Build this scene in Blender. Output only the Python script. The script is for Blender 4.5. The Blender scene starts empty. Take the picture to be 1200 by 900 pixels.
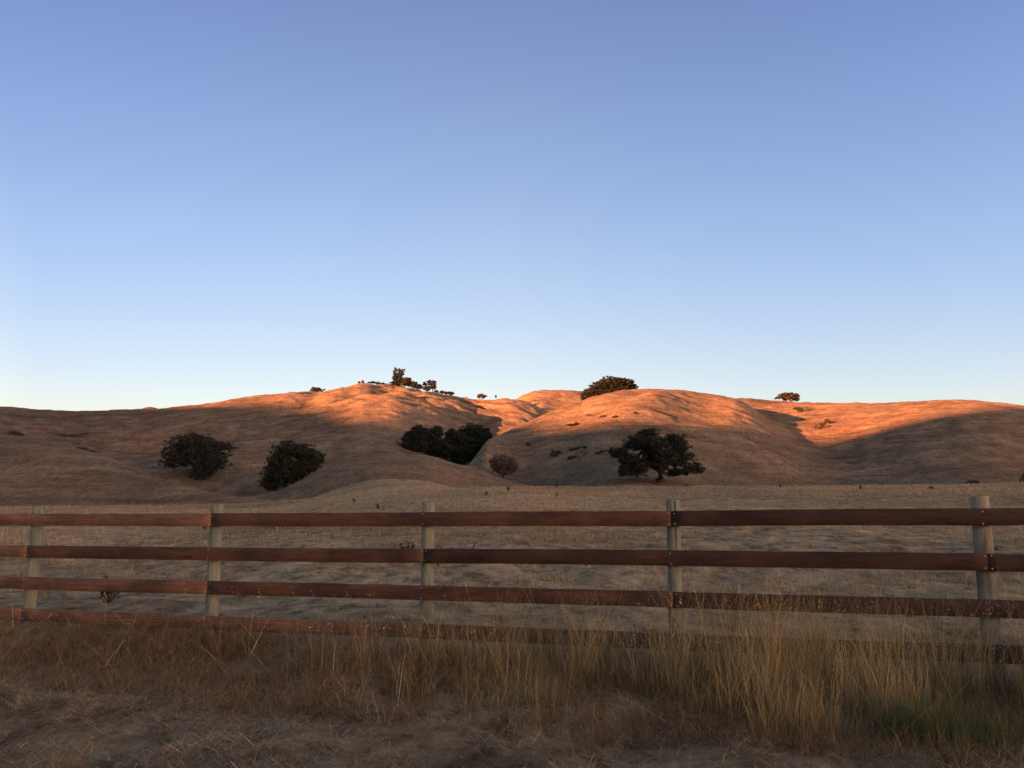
import bpy, math, random
import numpy as np
from mathutils import Vector

random.seed(7)
RNG = np.random.default_rng(11)
scene = bpy.context.scene
COL = scene.collection
R = math.radians

# ------------------------------------------------------------------ camera
F, PITCH, EYE = 965.0, 0.1520, 1.50
cam_d = bpy.data.cameras.new("camera")
cam = bpy.data.objects.new("camera", cam_d)
COL.objects.link(cam)
cam.location = (0, 0, EYE)
cam.rotation_euler = (math.pi / 2 + PITCH, 0, 0)
cam_d.sensor_width = 36.0
cam_d.lens = 36.0 * F / 1200.0
cam_d.clip_start = 0.05
cam_d.clip_end = 12000
scene.camera = cam

CP, SP = math.cos(PITCH), math.sin(PITCH)

def ray(px, py):
    """direction seen at a photo pixel (1200x900), scaled so that the horizontal length is 1"""
    u = (np.asarray(px, float) - 600) / F
    v = (450 - np.asarray(py, float)) / F
    x = u
    y = CP - v * SP
    z = SP + v * CP
    h = np.hypot(x, y)
    return x / h, y / h, z / h

def az_of(px, py=540):
    x, y, z = ray(px, py)
    return np.arctan2(x, y)

# ------------------------------------------------------------------ helpers
def tag(o, label=None, cat=None, group=None, kind=None):
    if label: o["label"] = label
    if cat: o["category"] = cat
    if group: o["group"] = group
    if kind: o["kind"] = kind
    return o

def empty(name, loc=(0, 0, 0), rz=0.0):
    o = bpy.data.objects.new(name, None)
    COL.objects.link(o)
    o.location = loc
    o.rotation_euler = (0, 0, rz)
    o.empty_display_size = 0.2
    return o

def mesh_obj(name, V, polys, mat, parent=None, smooth=False, cols=None):
    """V (n,3) array; polys: (m,k) int array or list of such arrays; cols (n,3) vertex colours"""
    me = bpy.data.meshes.new(name)
    V = np.asarray(V, np.float32)
    if isinstance(polys, np.ndarray): polys = [polys]
    polys = [np.asarray(p, np.int32) for p in polys if len(p)]
    loops = np.concatenate([p.ravel() for p in polys])
    sizes = np.concatenate([np.full(len(p), p.shape[1], np.int32) for p in polys])
    starts = np.concatenate([[0], np.cumsum(sizes)[:-1]]).astype(np.int32)
    me.vertices.add(len(V)); me.vertices.foreach_set("co", V.ravel())
    me.loops.add(len(loops)); me.loops.foreach_set("vertex_index", loops)
    me.polygons.add(len(sizes))
    me.polygons.foreach_set("loop_start", starts)
    me.polygons.foreach_set("loop_total", sizes)
    if smooth: me.polygons.foreach_set("use_smooth", np.ones(len(sizes), bool))
    me.update(calc_edges=True)
    if cols is not None:
        a = me.color_attributes.new("tint", 'FLOAT_COLOR', 'POINT')
        c = np.ones((len(V), 4), np.float32); c[:, :3] = cols
        a.data.foreach_set("color", c.ravel())
    me.materials.append(mat)
    o = bpy.data.objects.new(name, me)
    COL.objects.link(o)
    if parent is not None: o.parent = parent
    return o

def hash2(i, j, s):
    h = (i.astype(np.int64) * 374761393 + j.astype(np.int64) * 668265263 + s * 1442695041) & 0x7fffffff
    h = ((h ^ (h >> 13)) * 1274126177) & 0x7fffffff
    h = ((h ^ (h >> 16)) * 668265263) & 0x7fffffff
    return ((h ^ (h >> 15)) & 0xffffff) / float(0xffffff)

def vnoise(x, y, s=0):
    i = np.floor(x); j = np.floor(y)
    fx = x - i; fy = y - j
    fx = fx * fx * fx * (fx * (fx * 6 - 15) + 10); fy = fy * fy * fy * (fy * (fy * 6 - 15) + 10)
    a = hash2(i, j, s); b = hash2(i + 1, j, s); c = hash2(i, j + 1, s); d = hash2(i + 1, j + 1, s)
    return (a + (b - a) * fx + (c - a) * fy + (a - b - c + d) * fx * fy) * 2 - 1

def fbm(x, y, octv=4, s=0, gain=0.5):
    t = 0; a = 1.0
    for k in range(octv):
        ca, sa = math.cos(k * 1.3 + s), math.sin(k * 1.3 + s)
        xx, yy = (x * ca - y * sa) * 2 ** k, (x * sa + y * ca) * 2 ** k
        t = t + a * vnoise(xx + 17.3 * k, yy - 9.1 * k, s + k)
        a *= gain
    return t

def sstep(a, b, x):
    t = np.clip((x - a) / (b - a), 0, 1)
    return t * t * (3 - 2 * t)

def smax(a, b, k):
    h = np.clip(0.5 + 0.5 * (a - b) / k, 0, 1)
    return b + (a - b) * h + k * h * (1 - h)

def spline(xs, ys, q):
    """monotone-ish cubic through the points, flat outside"""
    xs = np.asarray(xs, float); ys = np.asarray(ys, float)
    d = np.diff(ys) / np.diff(xs)
    m = np.empty(len(xs)); m[0] = d[0]; m[-1] = d[-1]
    m[1:-1] = np.where(d[:-1] * d[1:] > 0, 2 * d[:-1] * d[1:] / (d[:-1] + d[1:] + 1e-12), 0)
    qi = np.clip(q, xs[0], xs[-1])
    k = np.clip(np.searchsorted(xs, qi) - 1, 0, len(xs) - 2)
    h = xs[k + 1] - xs[k]; t = (qi - xs[k]) / h
    return ((2*t**3-3*t**2+1)*ys[k] + (t**3-2*t**2+t)*h*m[k] + (-2*t**3+3*t**2)*ys[k+1] + (t**3-t**2)*h*m[k+1])

# ------------------------------------------------------------------ sun
SUN_EL = 4.6
SUN_DIR_XY = (0.76, 0.65)                      # way the light travels over the ground
n_ = math.hypot(*SUN_DIR_XY); LX, LY = SUN_DIR_XY[0] / n_, SUN_DIR_XY[1] / n_
TE = math.tan(R(SUN_EL))

# ------------------------------------------------------------------ terrain
# hills: crest lines given by bearing (photo column), height angle and distance
# each: name, [(px, py, r)], fore slope, crest rounding, back slope
LAYERS = {
 "far_bump": ([(430,520,600),(540,486,610),(575,474,620),(595,467.5,620),(608,463,620),(620,459.5,620),(635,457.2,620),(655,456.6,625),(680,457.3,625),(700,460,625),(740,470,620),(800,490,600),(900,540,600)], 0.34, 30, 0.3),
 "back_hill": ([(-300,455,450),(-100,468,460),(0,475.5,468),(60,480,470),(100,481.5,470),(150,479.2,470),(180,478.0,470),(240,473,470),(300,463.5,470),(350,459.5,465),(385,457,470),(400,454,475),(430,449,480),(452,449.5,482),(490,456.5,478),(530,464,476),(560,467.5,480),(585,470,486),(620,478,490),(680,500,480),(760,540,450)], 0.30, 50, 0.25),
 "left_spur": ([(-300,480,210),(-100,498,200),(0,508.5,190),(60,519,182),(110,530,174),(170,553,162),(230,572,150),(285,585,140),(340,602,130),(420,640,125)], 0.32, 16, 0.25),
 "low_hump": ([(150,640,150),(240,598,158),(280,585,165),(320,577,168),(358,560,172),(380,547,174),(420,535,176),(450,531,178),(480,531.5,178),(499,533,178),(528,541,178),(547,549,178),(590,562,176),(650,585,170),(760,640,160)], 0.16, 12, 0.28),
 "right_hill": ([(440,640,190),(520,575,200),(545,548,215),(560,530,245),(570,514,270),(580,503,300),(617,493.5,330),(643,482.5,345),(677,471.5,358),(693,465,362),(718,459,366),(743,456,368),(760,455.3,370),(797,457,372),(833,462,372),(846,465.5,368),(860,472.5,356),(878,486,334),(900,505,308),(940,534,285),(1010,585,262)], 0.28, 48, 0.25),
 "east_hill": ([(760,520,430),(820,480,440),(860,468,445),(883,467.8,445),(935,470.5,440),(967,472,432),(1033,472,412),(1083,469.5,395),(1123,468,385),(1160,470.5,376),(1200,475,368),(1300,486,350),(1500,490,330)], 0.28, 45, 0.2),
}
MAXR = 2600.0
def layer_h(r, az, tab, s_f, c, s_b):
    A, Z, RR = tab
    zc = np.interp(az, A, Z); rc = np.interp(az, A, RR)
    d = rc - r
    fore = s_f * (np.sqrt(np.maximum(d, 0) ** 2 + c * c) - c)
    back = s_b * (np.sqrt(np.minimum(d, 0) ** 2 + c * c) - c)
    back = np.minimum(back, zc + 6 - 0.0)          # the back side levels out again
    return zc - np.where(d > 0, fore, back)

def field_h(r, az):
    """pasture, rising gently towards the foot of the hills"""
    px = 600 + F * np.tan(np.clip(az, -1.2, 1.2))
    e = spline([-400, 0, 280, 420, 600, 900, 1300], [596, 595, 592, 584, 575, 575, 575], px)
    tz = (598 - e) / F * 1.0
    far = EYE + 130 * tz
    s = np.clip(r - 8, 0, None)
    z = 0.16 + (far - 0.16) * (sstep(-0.7, 1.0, s / 122.0) - sstep(-0.7, 1.0, 0)) / (1 - sstep(-0.7, 1.0, 0))
    z = z + np.clip(r - 130, 0, None) * 0.012
    return z

TABS = {}
def base_terrain(r, az, skip_noise=False):
    z = field_h(r, az)
    w = np.cos(np.clip(az, -math.pi, math.pi) * 0.5) ** 2      # behind the camera only the field remains
    vis = sstep(1.35, 0.75, np.abs(az))
    z = 0.16 + (z - 0.16) * (0.25 + 0.75 * vis)
    for n, (pts, s_f, c, s_b) in LAYERS.items():
        h = layer_h(r, az, TABS[n], s_f, c, s_b)
        h = np.where(vis > 0, h * vis - (1 - vis) * 60, -60)
        z = smax(z, h, {"left_spur": 2.0, "low_hump": 2.5, "east_hill": 9.0}.get(n, 6.0))
    return z

def relief(x, y, r, az):
    hillw = sstep(150, 260, r)
    n = 0.6 * fbm(x / 46, y / 46, 3, 3) * hillw
    n = n + 0.42 * fbm(x / 13, y / 13, 3, 5) * hillw * (0.35 + 0.65 * sstep(-0.2, 0.5, fbm(x / 80, y / 80, 2, 8)))
    # slumped ground on the big back hill
    slump = np.exp(-(((az - az_of(480)) / 0.13) ** 2)) * sstep(330, 380, r) * sstep(520, 470, r)
    n = n + 1.7 * slump * fbm(x / 13, y / 13, 3, 21)
    n = n + 0.26 * fbm(x / 4.2, y / 4.2, 2, 6) * hillw
    n = n + 0.10 * fbm(x / 9, y / 9, 3, 9) * sstep(12, 60, r)
    n = n + 0.045 * fbm(x / 1.9, y / 1.9, 3, 12) * sstep(7, 14, r) * sstep(90, 50, r)
    n = n + 0.05 * fbm(x / 0.85, y / 0.85, 3, 10) * sstep(60, 10, r)
    return n

def gullies(r, az):
    """creases and noses on the hill sides (metres)"""
    d = 0
    def crease(px0, r0, px1, r1, w, depth):
        x0, y0 = r0 * math.sin(az_of(px0)), r0 * math.cos(az_of(px0))
        x1, y1 = r1 * math.sin(az_of(px1)), r1 * math.cos(az_of(px1))
        x, y = r * np.sin(az), r * np.cos(az)
        dx, dy = x1 - x0, y1 - y0; L2 = dx * dx + dy * dy
        t = ((x - x0) * dx + (y - y0) * dy) / L2
        tc = np.clip(t, 0, 1)
        dist = np.hypot(x - x0 - tc * dx, y - y0 - tc * dy)
        return -depth * np.exp(-(dist / w) ** 2)
    xm, ym = 462 * math.sin(az_of(171)), 462 * math.cos(az_of(171))
    d = d + 1.9 * np.exp(-(((r * np.sin(az) - xm) / 3.2) ** 2 + ((r * np.cos(az) - ym) / 6) ** 2))
    d = d + crease(352, 400, 330, 200, 13, 4.0)
    d = d + crease(372, 452, 355, 395, 9, 3.0)
    d = d + crease(300, 430, 285, 260, 16, 3.0)
    d = d + crease(900, 428, 892, 345, 20, 5.5)
    d = d + crease(760, 325, 690, 258, 10, 3.2)      # hollow that fills with shade under the hump
    d = d + crease(815, 345, 730, 250, 15, -3.0)     # nose beside it
    d = d + crease(1120, 370, 1060, 250, 30, -4.0)
    d = d + crease(960, 392, 956, 380, 5, 2.5)
    d = d + crease(452, 462, 440, 405, 12, 2.6)
    d = d + crease(545, 450, 532, 362, 26, -4.0)
    d = d + crease(492, 470, 488, 380, 16, 1.5)
    d = d + crease(600, 530, 592, 420, 24, -4.0)
    d = d + crease(430, 470, 405, 420, 20, -1.0)
    d = d + crease(560, 430, 560, 330, 18, 2.0)
    d = d + crease(100, 260, 40, 240, 8, 2.5)
    return d

az_f = np.linspace(-0.72, 0.72, 1100)
az_l = np.linspace(-math.pi, -0.72, 70)[:-1]
az_r = np.linspace(0.72, math.pi, 70)[1:]
AZ = np.concatenate([az_l, az_f, az_r])
RAD = np.concatenate([[0.0], np.geomspace(0.6, 12, 110), np.geomspace(12, 130, 170)[1:],
                      np.linspace(130, 680, 330)[1:], np.geomspace(680, MAXR, 50)[1:], [4500.0, 9000.0]])
for n, (pts, s_f, c, s_b) in LAYERS.items():
    p = np.array(pts, float)
    a = az_of(p[:, 0], p[:, 1])
    A = np.linspace(a[0], a[-1], 260)
    rr = spline(a, p[:, 2], A)
    py = spline(a, p[:, 1], A)
    # invert: for each bearing the px with that py
    tgt = np.empty(len(A))
    px = 600 + F * np.tan(A)
    for it in range(6): px = px + (A - az_of(px, py)) * F
    tgt = ray(px, py)[2]
    z = EYE + tgt * rr
    TABS[n] = [A, z, rr]
    rq = np.linspace(60, 700, 500)
    for it in range(6):
        g = (layer_h(rq[None, :], A[:, None], TABS[n], s_f, c, s_b) - EYE) / rq[None, :]
        e = g.max(axis=1)
        TABS[n][1] = TABS[n][1] + (tgt - e) * rr

def terrain_h(x, y):
    x = np.asarray(x, float); y = np.asarray(y, float)
    r = np.hypot(x, y) + 1e-6; az = np.arctan2(x, y)
    z = base_terrain(r, az)
    vis = sstep(1.3, 0.8, np.abs(az))
    z = z + (relief(x, y, r, az)) * (0.3 + 0.7 * vis) + gullies(r, az) * vis * sstep(150, 220, r)
    if SKY_FIX is not None:
        z = z + np.interp(az, SKY_FIX[0], SKY_FIX[1]) * r * sstep(190, 340, r)
    # roadside: ground dips a little to the camera side of the fence
    z = z + -0.14 * sstep(0.6, -1.6, fence_side(x, y)) * sstep(30, 15, r)
    # the ridge that the evening sun sets behind, up-sun of the camera
    z = z + occluder(x, y, z)
    z = np.where(r > 3000, z - 60, z)
    return z

# fence line: post 5 at (FX,FY), running to the left and away
FX, FY, FTH = 3.776, 6.753, 0.3062
FDX, FDY = -math.cos(FTH), math.sin(FTH)
def fence_side(x, y):
    """signed distance from the fence line, negative on the camera side"""
    return (x - FX) * math.sin(FTH) + (y - FY) * math.cos(FTH)

# the crest against the sky as measured in the photo; the finished ground is trimmed to it
SKYLINE = [(-60,470),(0,475.8),(40,479),(60,480.5),(100,481.5),(150,479.3),(200,477),(240,473),(300,463.5),(350,459.5),(385,457.5),(400,454),(415,451.5),(430,449.5),(445,449.3),(460,450.8),(490,456.5),(520,462),(545,466),(560,467.5),(585,469),(598,467),(608,463.5),(620,460),(635,457.8),(655,457),(680,457.5),(692,461),(700,462.5),(718,459),(743,456.2),(760,455.3),(797,457),(833,462),(860,465.3),(883,467.6),(935,470.7),(967,472),(1033,472),(1083,469.5),(1123,468.2),(1160,470.5),(1200,475),(1260,482)]
SKY_FIX = None
OCC_D = 950.0
# height of the up-sun ridge along its length (u = across the light), found from where the shade ends
OCC_U = [-900, -470, -450, -435, -420, -406, -384, -360, -333, -312, -290, -265, -240, -225, -196, -177, -160, -150, -140, -133, -126, -121, -109, -101, -92, -40, 100, 400, 900]
OCC_H = [150, 138, 135, 133.5, 134, 135, 138, 135.5, 131, 132, 125, 120.5, 121, 123, 117.5, 113, 115, 115, 109, 107, 113, 124, 127, 131, 139, 150, 152, 140, 130]
def occluder(x, y, zb):
    s = x * LX + y * LY
    u = x * LY - y * LX
    h = spline(OCC_U, OCC_H, u)
    h = h + 1.2 * fbm(u / 30, u * 0 + 3.3, 3, 31)
    d = s + OCC_D
    prof = np.exp(-(np.abs(d) / 260.0) ** 1.7)
    fade = sstep(1500, 1000, np.abs(u))
    return h * prof * fade * sstep(-120, -300, s)

def fit_skyline():
    global SKY_FIX
    p = np.array(SKYLINE, float); q = np.linspace(p[0, 0], p[-1, 0], 240)
    py = spline(p[:, 0], p[:, 1], q); A = az_of(q, py); tgt = ray(q, py)[2]
    rq = np.linspace(200, 690, 260)
    X, Y = rq[None] * np.sin(A)[:, None], rq[None] * np.cos(A)[:, None]
    fix = np.zeros(len(A))
    for it in range(4):
        SKY_FIX = (A, fix)
        e = ((terrain_h(X, Y) - EYE) / rq[None]).max(1)
        d = tgt - e
        d = np.convolve(np.pad(d, 8, mode='edge'), np.hanning(19)[1:-1] / np.hanning(19).sum(), 'valid')
        fix = fix + d
    SKY_FIX = (np.concatenate([[A[0] - 0.3], A, [A[-1] + 0.3]]), np.concatenate([[0], fix, [0]]))

def hit_range(px, py, rmin=150.0, rmax=680.0):
    """range at which the sight line through a photo pixel first meets the ground beyond rmin"""
    dx, dy, dz = [float(v) for v in ray(px, py)]
    rs = np.arange(rmin, rmax, 0.5)
    g = terrain_h(dx * rs, dy * rs) - (EYE + dz * rs)
    if g[0] > 0:                                   # start behind the nearer crest
        k0 = int(np.argmax(g <= 0)) if (g <= 0).any() else 0
    else: k0 = 0
    k = np.nonzero(g[k0:] > 0)[0]
    return float(rs[k0 + k[0]]) if len(k) else float(rs[k0 + int(np.argmax(g[k0:]))])

def build_ground():
    rr, aa = np.meshgrid(RAD, AZ, indexing='ij')
    x = rr * np.sin(aa); y = rr * np.cos(aa)
    z = terrain_h(x, y)
    z[0, :] = z[0, :].mean()
    nr, na = rr.shape
    V = np.stack([x, y, z], -1).reshape(-1, 3)
    i = np.arange(nr - 1)[:, None] * na + np.arange(na - 1)[None, :]
    q = np.stack([i, i + 1, i + na + 1, i + na], -1)        # (nr-1,na-1,4)
    # close the seam behind the camera
    k = np.arange(nr - 1) * na
    seam = np.stack([k + na - 1, k, k + na, k + 2 * na - 1], -1)[:, None, :]
    q = np.concatenate([q, seam], 1)
    # grass in hollows is coloured darker, on noses paler
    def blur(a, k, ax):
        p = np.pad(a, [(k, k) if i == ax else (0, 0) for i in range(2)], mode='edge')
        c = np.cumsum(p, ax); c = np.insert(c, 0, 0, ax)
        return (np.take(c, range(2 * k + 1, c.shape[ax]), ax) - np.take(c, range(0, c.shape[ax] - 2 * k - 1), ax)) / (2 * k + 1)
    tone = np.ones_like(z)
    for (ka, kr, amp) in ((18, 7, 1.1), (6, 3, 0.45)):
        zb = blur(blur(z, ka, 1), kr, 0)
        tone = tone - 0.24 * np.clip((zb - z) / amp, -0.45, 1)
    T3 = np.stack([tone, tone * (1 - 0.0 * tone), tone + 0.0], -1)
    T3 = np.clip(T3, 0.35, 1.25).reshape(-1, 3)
    cut = int(np.searchsorted(RAD, 120.0))
    def sub(qq):
        idx = np.unique(qq); lut = np.full(len(V), -1, np.int64); lut[idx] = np.arange(len(idx))
        return V[idx], lut[qq.reshape(-1, 4)][:, ::-1], T3[idx]
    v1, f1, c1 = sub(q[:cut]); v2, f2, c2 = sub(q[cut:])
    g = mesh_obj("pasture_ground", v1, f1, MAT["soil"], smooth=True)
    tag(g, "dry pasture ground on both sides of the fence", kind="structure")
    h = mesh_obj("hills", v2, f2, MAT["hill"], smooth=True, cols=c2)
    tag(h, "rolling golden grass hills behind the pasture", kind="structure")
    return V.reshape(nr, na, 3)

# ------------------------------------------------------------------ materials
def new_mat(name):
    m = bpy.data.materials.new(name); m.use_nodes = True
    nt = m.node_tree; nt.nodes.clear()
    out = nt.nodes.new("ShaderNodeOutputMaterial")
    b = nt.nodes.new("ShaderNodeBsdfPrincipled")
    nt.links.new(b.outputs[0], out.inputs[0])
    b.inputs["Roughness"].default_value = 0.9
    b.inputs["Specular IOR Level"].default_value = 0.15
    return m, nt, b

def N(nt, t, **kw):
    n = nt.nodes.new(t)
    for k, v in kw.items():
        if k in n.inputs.keys() if hasattr(n.inputs, 'keys') else False: n.inputs[k].default_value = v
        else: setattr(n, k, v)
    return n

def noise(nt, vec, scale, detail=4, rough=0.55, dist=0.0):
    n = nt.nodes.new("ShaderNodeTexNoise")
    n.inputs["Scale"].default_value = scale; n.inputs["Detail"].default_value = detail
    n.inputs["Roughness"].default_value = rough; n.inputs["Distortion"].default_value = dist
    if vec is not None: nt.links.new(vec, n.inputs["Vector"])
    return n.outputs["Fac"]

def ramp(nt, fac, stops):
    n = nt.nodes.new("ShaderNodeValToRGB")
    el = n.color_ramp.elements
    while len(el) < len(stops): el.new(0.5)
    for e, (p, c) in zip(el, stops):
        e.position = p; e.color = (c[0], c[1], c[2], 1) if hasattr(c, '__len__') else (c, c, c, 1)
    nt.links.new(fac, n.inputs[0])
    return n.outputs[0]

def mix(nt, a, b, fac, blend='MIX'):
    n = nt.nodes.new("ShaderNodeMix"); n.data_type = 'RGBA'; n.blend_type = blend
    for sock, v in ((n.inputs[0], fac), (n.inputs[6], a), (n.inputs[7], b)):
        if isinstance(v, (int, float)): sock.default_value = v
        elif isinstance(v, tuple): sock.default_value = (*v, 1)
        else: nt.links.new(v, sock)
    return n.outputs[2]

def mapping(nt, scale=(1, 1, 1), rot=(0, 0, 0), coord="Object"):
    tc = nt.nodes.new("ShaderNodeTexCoord"); mp = nt.nodes.new("ShaderNodeMapping")
    mp.inputs["Scale"].default_value = scale; mp.inputs["Rotation"].default_value = rot
    nt.links.new(tc.outputs[coord], mp.inputs[0])
    return mp.outputs[0]

def bump(nt, h, dist, strength=1.0):
    n = nt.nodes.new("ShaderNodeBump"); n.inputs["Distance"].default_value = dist
    n.inputs["Strength"].default_value = strength
    nt.links.new(h, n.inputs["Height"])
    return n.outputs[0]

def addv(nt, a, b, wa=1.0, wb=1.0):
    m1 = nt.nodes.new("ShaderNodeMath"); m1.operation = 'MULTIPLY'; nt.links.new(a, m1.inputs[0]); m1.inputs[1].default_value = wa
    m2 = nt.nodes.new("ShaderNodeMath"); m2.operation = 'MULTIPLY_ADD'; nt.links.new(b, m2.inputs[0]); m2.inputs[1].default_value = wb
    nt.links.new(m1.outputs[0], m2.inputs[2])
    return m2.outputs[0]

MAT = {}
def mat_hill():
    m, nt, b = new_mat("dry_hill_grass")
    v = mapping(nt); vs = mapping(nt, (0.5, 0.5, 2.0)); vf = mapping(nt, (1, 0.30, 0.5))
    big = noise(nt, v, 0.012, 5, 0.6, 0.6)
    mid = noise(nt, v, 0.075, 6, 0.62, 0.8)
    strk = noise(nt, vs, 0.30, 6, 0.7, 0.4)
    fine = noise(nt, vf, 1.5, 8, 0.85); spk = noise(nt, vf, 0.55, 5, 0.7)
    c = ramp(nt, mid, [(0.30, (0.156, 0.110, 0.068)), (0.5, (0.214, 0.153, 0.093)), (0.72, (0.276, 0.205, 0.125))])
    c = mix(nt, c, ramp(nt, big, [(0.36, (0.70, 0.78, 0.80)), (0.5, (1, 1, 1)), (0.66, (1.14, 1.06, 0.98))]), 1.0, 'MULTIPLY')
    c = mix(nt, c, ramp(nt, strk, [(0.34, (0.72, 0.70, 0.68)), (0.5, (1, 1, 1)), (0.72, (1.18, 1.18, 1.16))]), 0.7, 'MULTIPLY')
    c = mix(nt, c, ramp(nt, fine, [(0.36, (0.42, 0.40, 0.38)), (0.5, (1, 1, 1)), (0.64, (1.55, 1.52, 1.48))]), 0.85, 'MULTIPLY')
    c = mix(nt, c, ramp(nt, spk, [(0.30, (0.50, 0.46, 0.42)), (0.42, (1, 1, 1)), (0.70, (1.12, 1.12, 1.10))]), 0.8, 'MULTIPLY')
    # the western hillside is greyer and darker, shade away from the sunset put into colour
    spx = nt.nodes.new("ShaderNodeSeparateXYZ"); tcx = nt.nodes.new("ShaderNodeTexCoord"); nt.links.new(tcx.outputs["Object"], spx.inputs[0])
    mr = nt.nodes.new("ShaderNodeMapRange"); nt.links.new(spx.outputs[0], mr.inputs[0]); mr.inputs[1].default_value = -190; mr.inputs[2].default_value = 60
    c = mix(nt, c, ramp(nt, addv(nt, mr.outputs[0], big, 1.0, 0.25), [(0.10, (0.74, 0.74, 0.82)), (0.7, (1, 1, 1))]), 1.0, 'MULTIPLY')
    # cattle terraces that follow the contours
    terr = noise(nt, mapping(nt, (0.035, 0.035, 1.15)), 1.0, 4, 0.7, 0.25)
    tmask = noise(nt, v, 0.02, 3, 0.6)
    c = mix(nt, c, mix(nt, (1.0, 1.0, 1.0), ramp(nt, terr, [(0.36, (0.62, 0.60, 0.58)), (0.47, (1, 1, 1)), (0.62, (1.12, 1.12, 1.1))]), ramp(nt, tmask, [(0.40, 0.15), (0.60, 0.9)])), 1.0, 'MULTIPLY')
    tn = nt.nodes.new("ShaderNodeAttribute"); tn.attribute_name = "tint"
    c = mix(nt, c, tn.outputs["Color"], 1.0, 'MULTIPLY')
    gr = noise(nt, mapping(nt, (1, 1, 1)), 0.03, 5, 0.6, 1.0)
    c = mix(nt, c, (0.12, 0.11, 0.075), ramp(nt, gr, [(0.56, 0.0), (0.68, 0.5)]))
    nt.links.new(c, b.inputs["Base Color"])
    nt.links.new(bump(nt, addv(nt, strk, fine, 0.6, 0.6), 0.8, 0.8), b.inputs["Normal"])
    b.inputs["Specular IOR Level"].default_value = 0.0
    return m

def mat_soil():
    m, nt, b = new_mat("pasture_soil")
    v = mapping(nt)
    big = noise(nt, v, 0.10, 5, 0.6, 0.5)
    mid = noise(nt, v, 1.1, 6, 0.65, 0.5)
    fine = noise(nt, v, 14, 6, 0.75)
    grit = noise(nt, v, 70, 3, 0.7)
    c = ramp(nt, mid, [(0.32, (0.20, 0.156, 0.094)), (0.5, (0.345, 0.272, 0.160)), (0.70, (0.47, 0.375, 0.225))])
    tuf = noise(nt, mapping(nt, (1, 0.45, 1)), 3.2, 6, 0.75)
    c = mix(nt, c, ramp(nt, tuf, [(0.36, (0.42, 0.38, 0.34)), (0.5, (1, 1, 1)), (0.64, (1.42, 1.38, 1.28))]), 0.95, 'MULTIPLY')
    # grazed, dusty ground close to the fence; dark damp soil on the verge
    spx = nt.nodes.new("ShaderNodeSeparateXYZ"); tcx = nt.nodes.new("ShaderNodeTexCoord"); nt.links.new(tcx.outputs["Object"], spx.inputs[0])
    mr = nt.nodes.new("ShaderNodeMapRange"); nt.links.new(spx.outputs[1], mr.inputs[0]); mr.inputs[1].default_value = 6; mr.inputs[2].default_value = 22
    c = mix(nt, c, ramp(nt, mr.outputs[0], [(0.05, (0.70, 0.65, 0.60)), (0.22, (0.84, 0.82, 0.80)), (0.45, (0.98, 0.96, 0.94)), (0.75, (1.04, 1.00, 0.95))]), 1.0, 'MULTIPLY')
    c = mix(nt, c, ramp(nt, big, [(0.36, (0.78, 0.80, 0.84)), (0.5, (1, 1, 1)), (0.64, (1.15, 1.08, 1.0))]), 1.0, 'MULTIPLY')
    c = mix(nt, c, ramp(nt, fine, [(0.3, (0.5, 0.48, 0.47)), (0.5, (1, 1, 1)), (0.72, (1.4, 1.36, 1.3))]), 0.85, 'MULTIPLY')
    c = mix(nt, c, ramp(nt, grit, [(0.3, (0.7, 0.7, 0.7)), (0.5, (1, 1, 1)), (0.75, (1.3, 1.3, 1.3))]), 0.6, 'MULTIPLY')
    nt.links.new(c, b.inputs["Base Color"])
    nt.links.new(bump(nt, addv(nt, fine, grit, 1.0, 0.3), 0.06, 0.8), b.inputs["Normal"])
    b.inputs["Specular IOR Level"].default_value = 0.0
    return m

def mat_tint(name, trans=0.25, rough=0.75, spec=0.15):
    """colour from the mesh's own per-blade / per-leaf tint"""
    m, nt, b = new_mat(name)
    a = nt.nodes.new("ShaderNodeAttribute"); a.attribute_name = "tint"
    nt.links.new(a.outputs["Color"], b.inputs["Base Color"])
    b.inputs["Roughness"].default_value = rough
    b.inputs["Specular IOR Level"].default_value = spec
    if trans > 0:
        t = nt.nodes.new("ShaderNodeBsdfTranslucent"); nt.links.new(a.outputs["Color"], t.inputs[0])
        mx = nt.nodes.new("ShaderNodeMixShader"); mx.inputs[0].default_value = trans
        out = [n for n in nt.nodes if n.type == 'OUTPUT_MATERIAL'][0]
        nt.links.new(b.outputs[0], mx.inputs[1]); nt.links.new(t.outputs[0], mx.inputs[2]); nt.links.new(mx.outputs[0], out.inputs[0])
    return m

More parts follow.
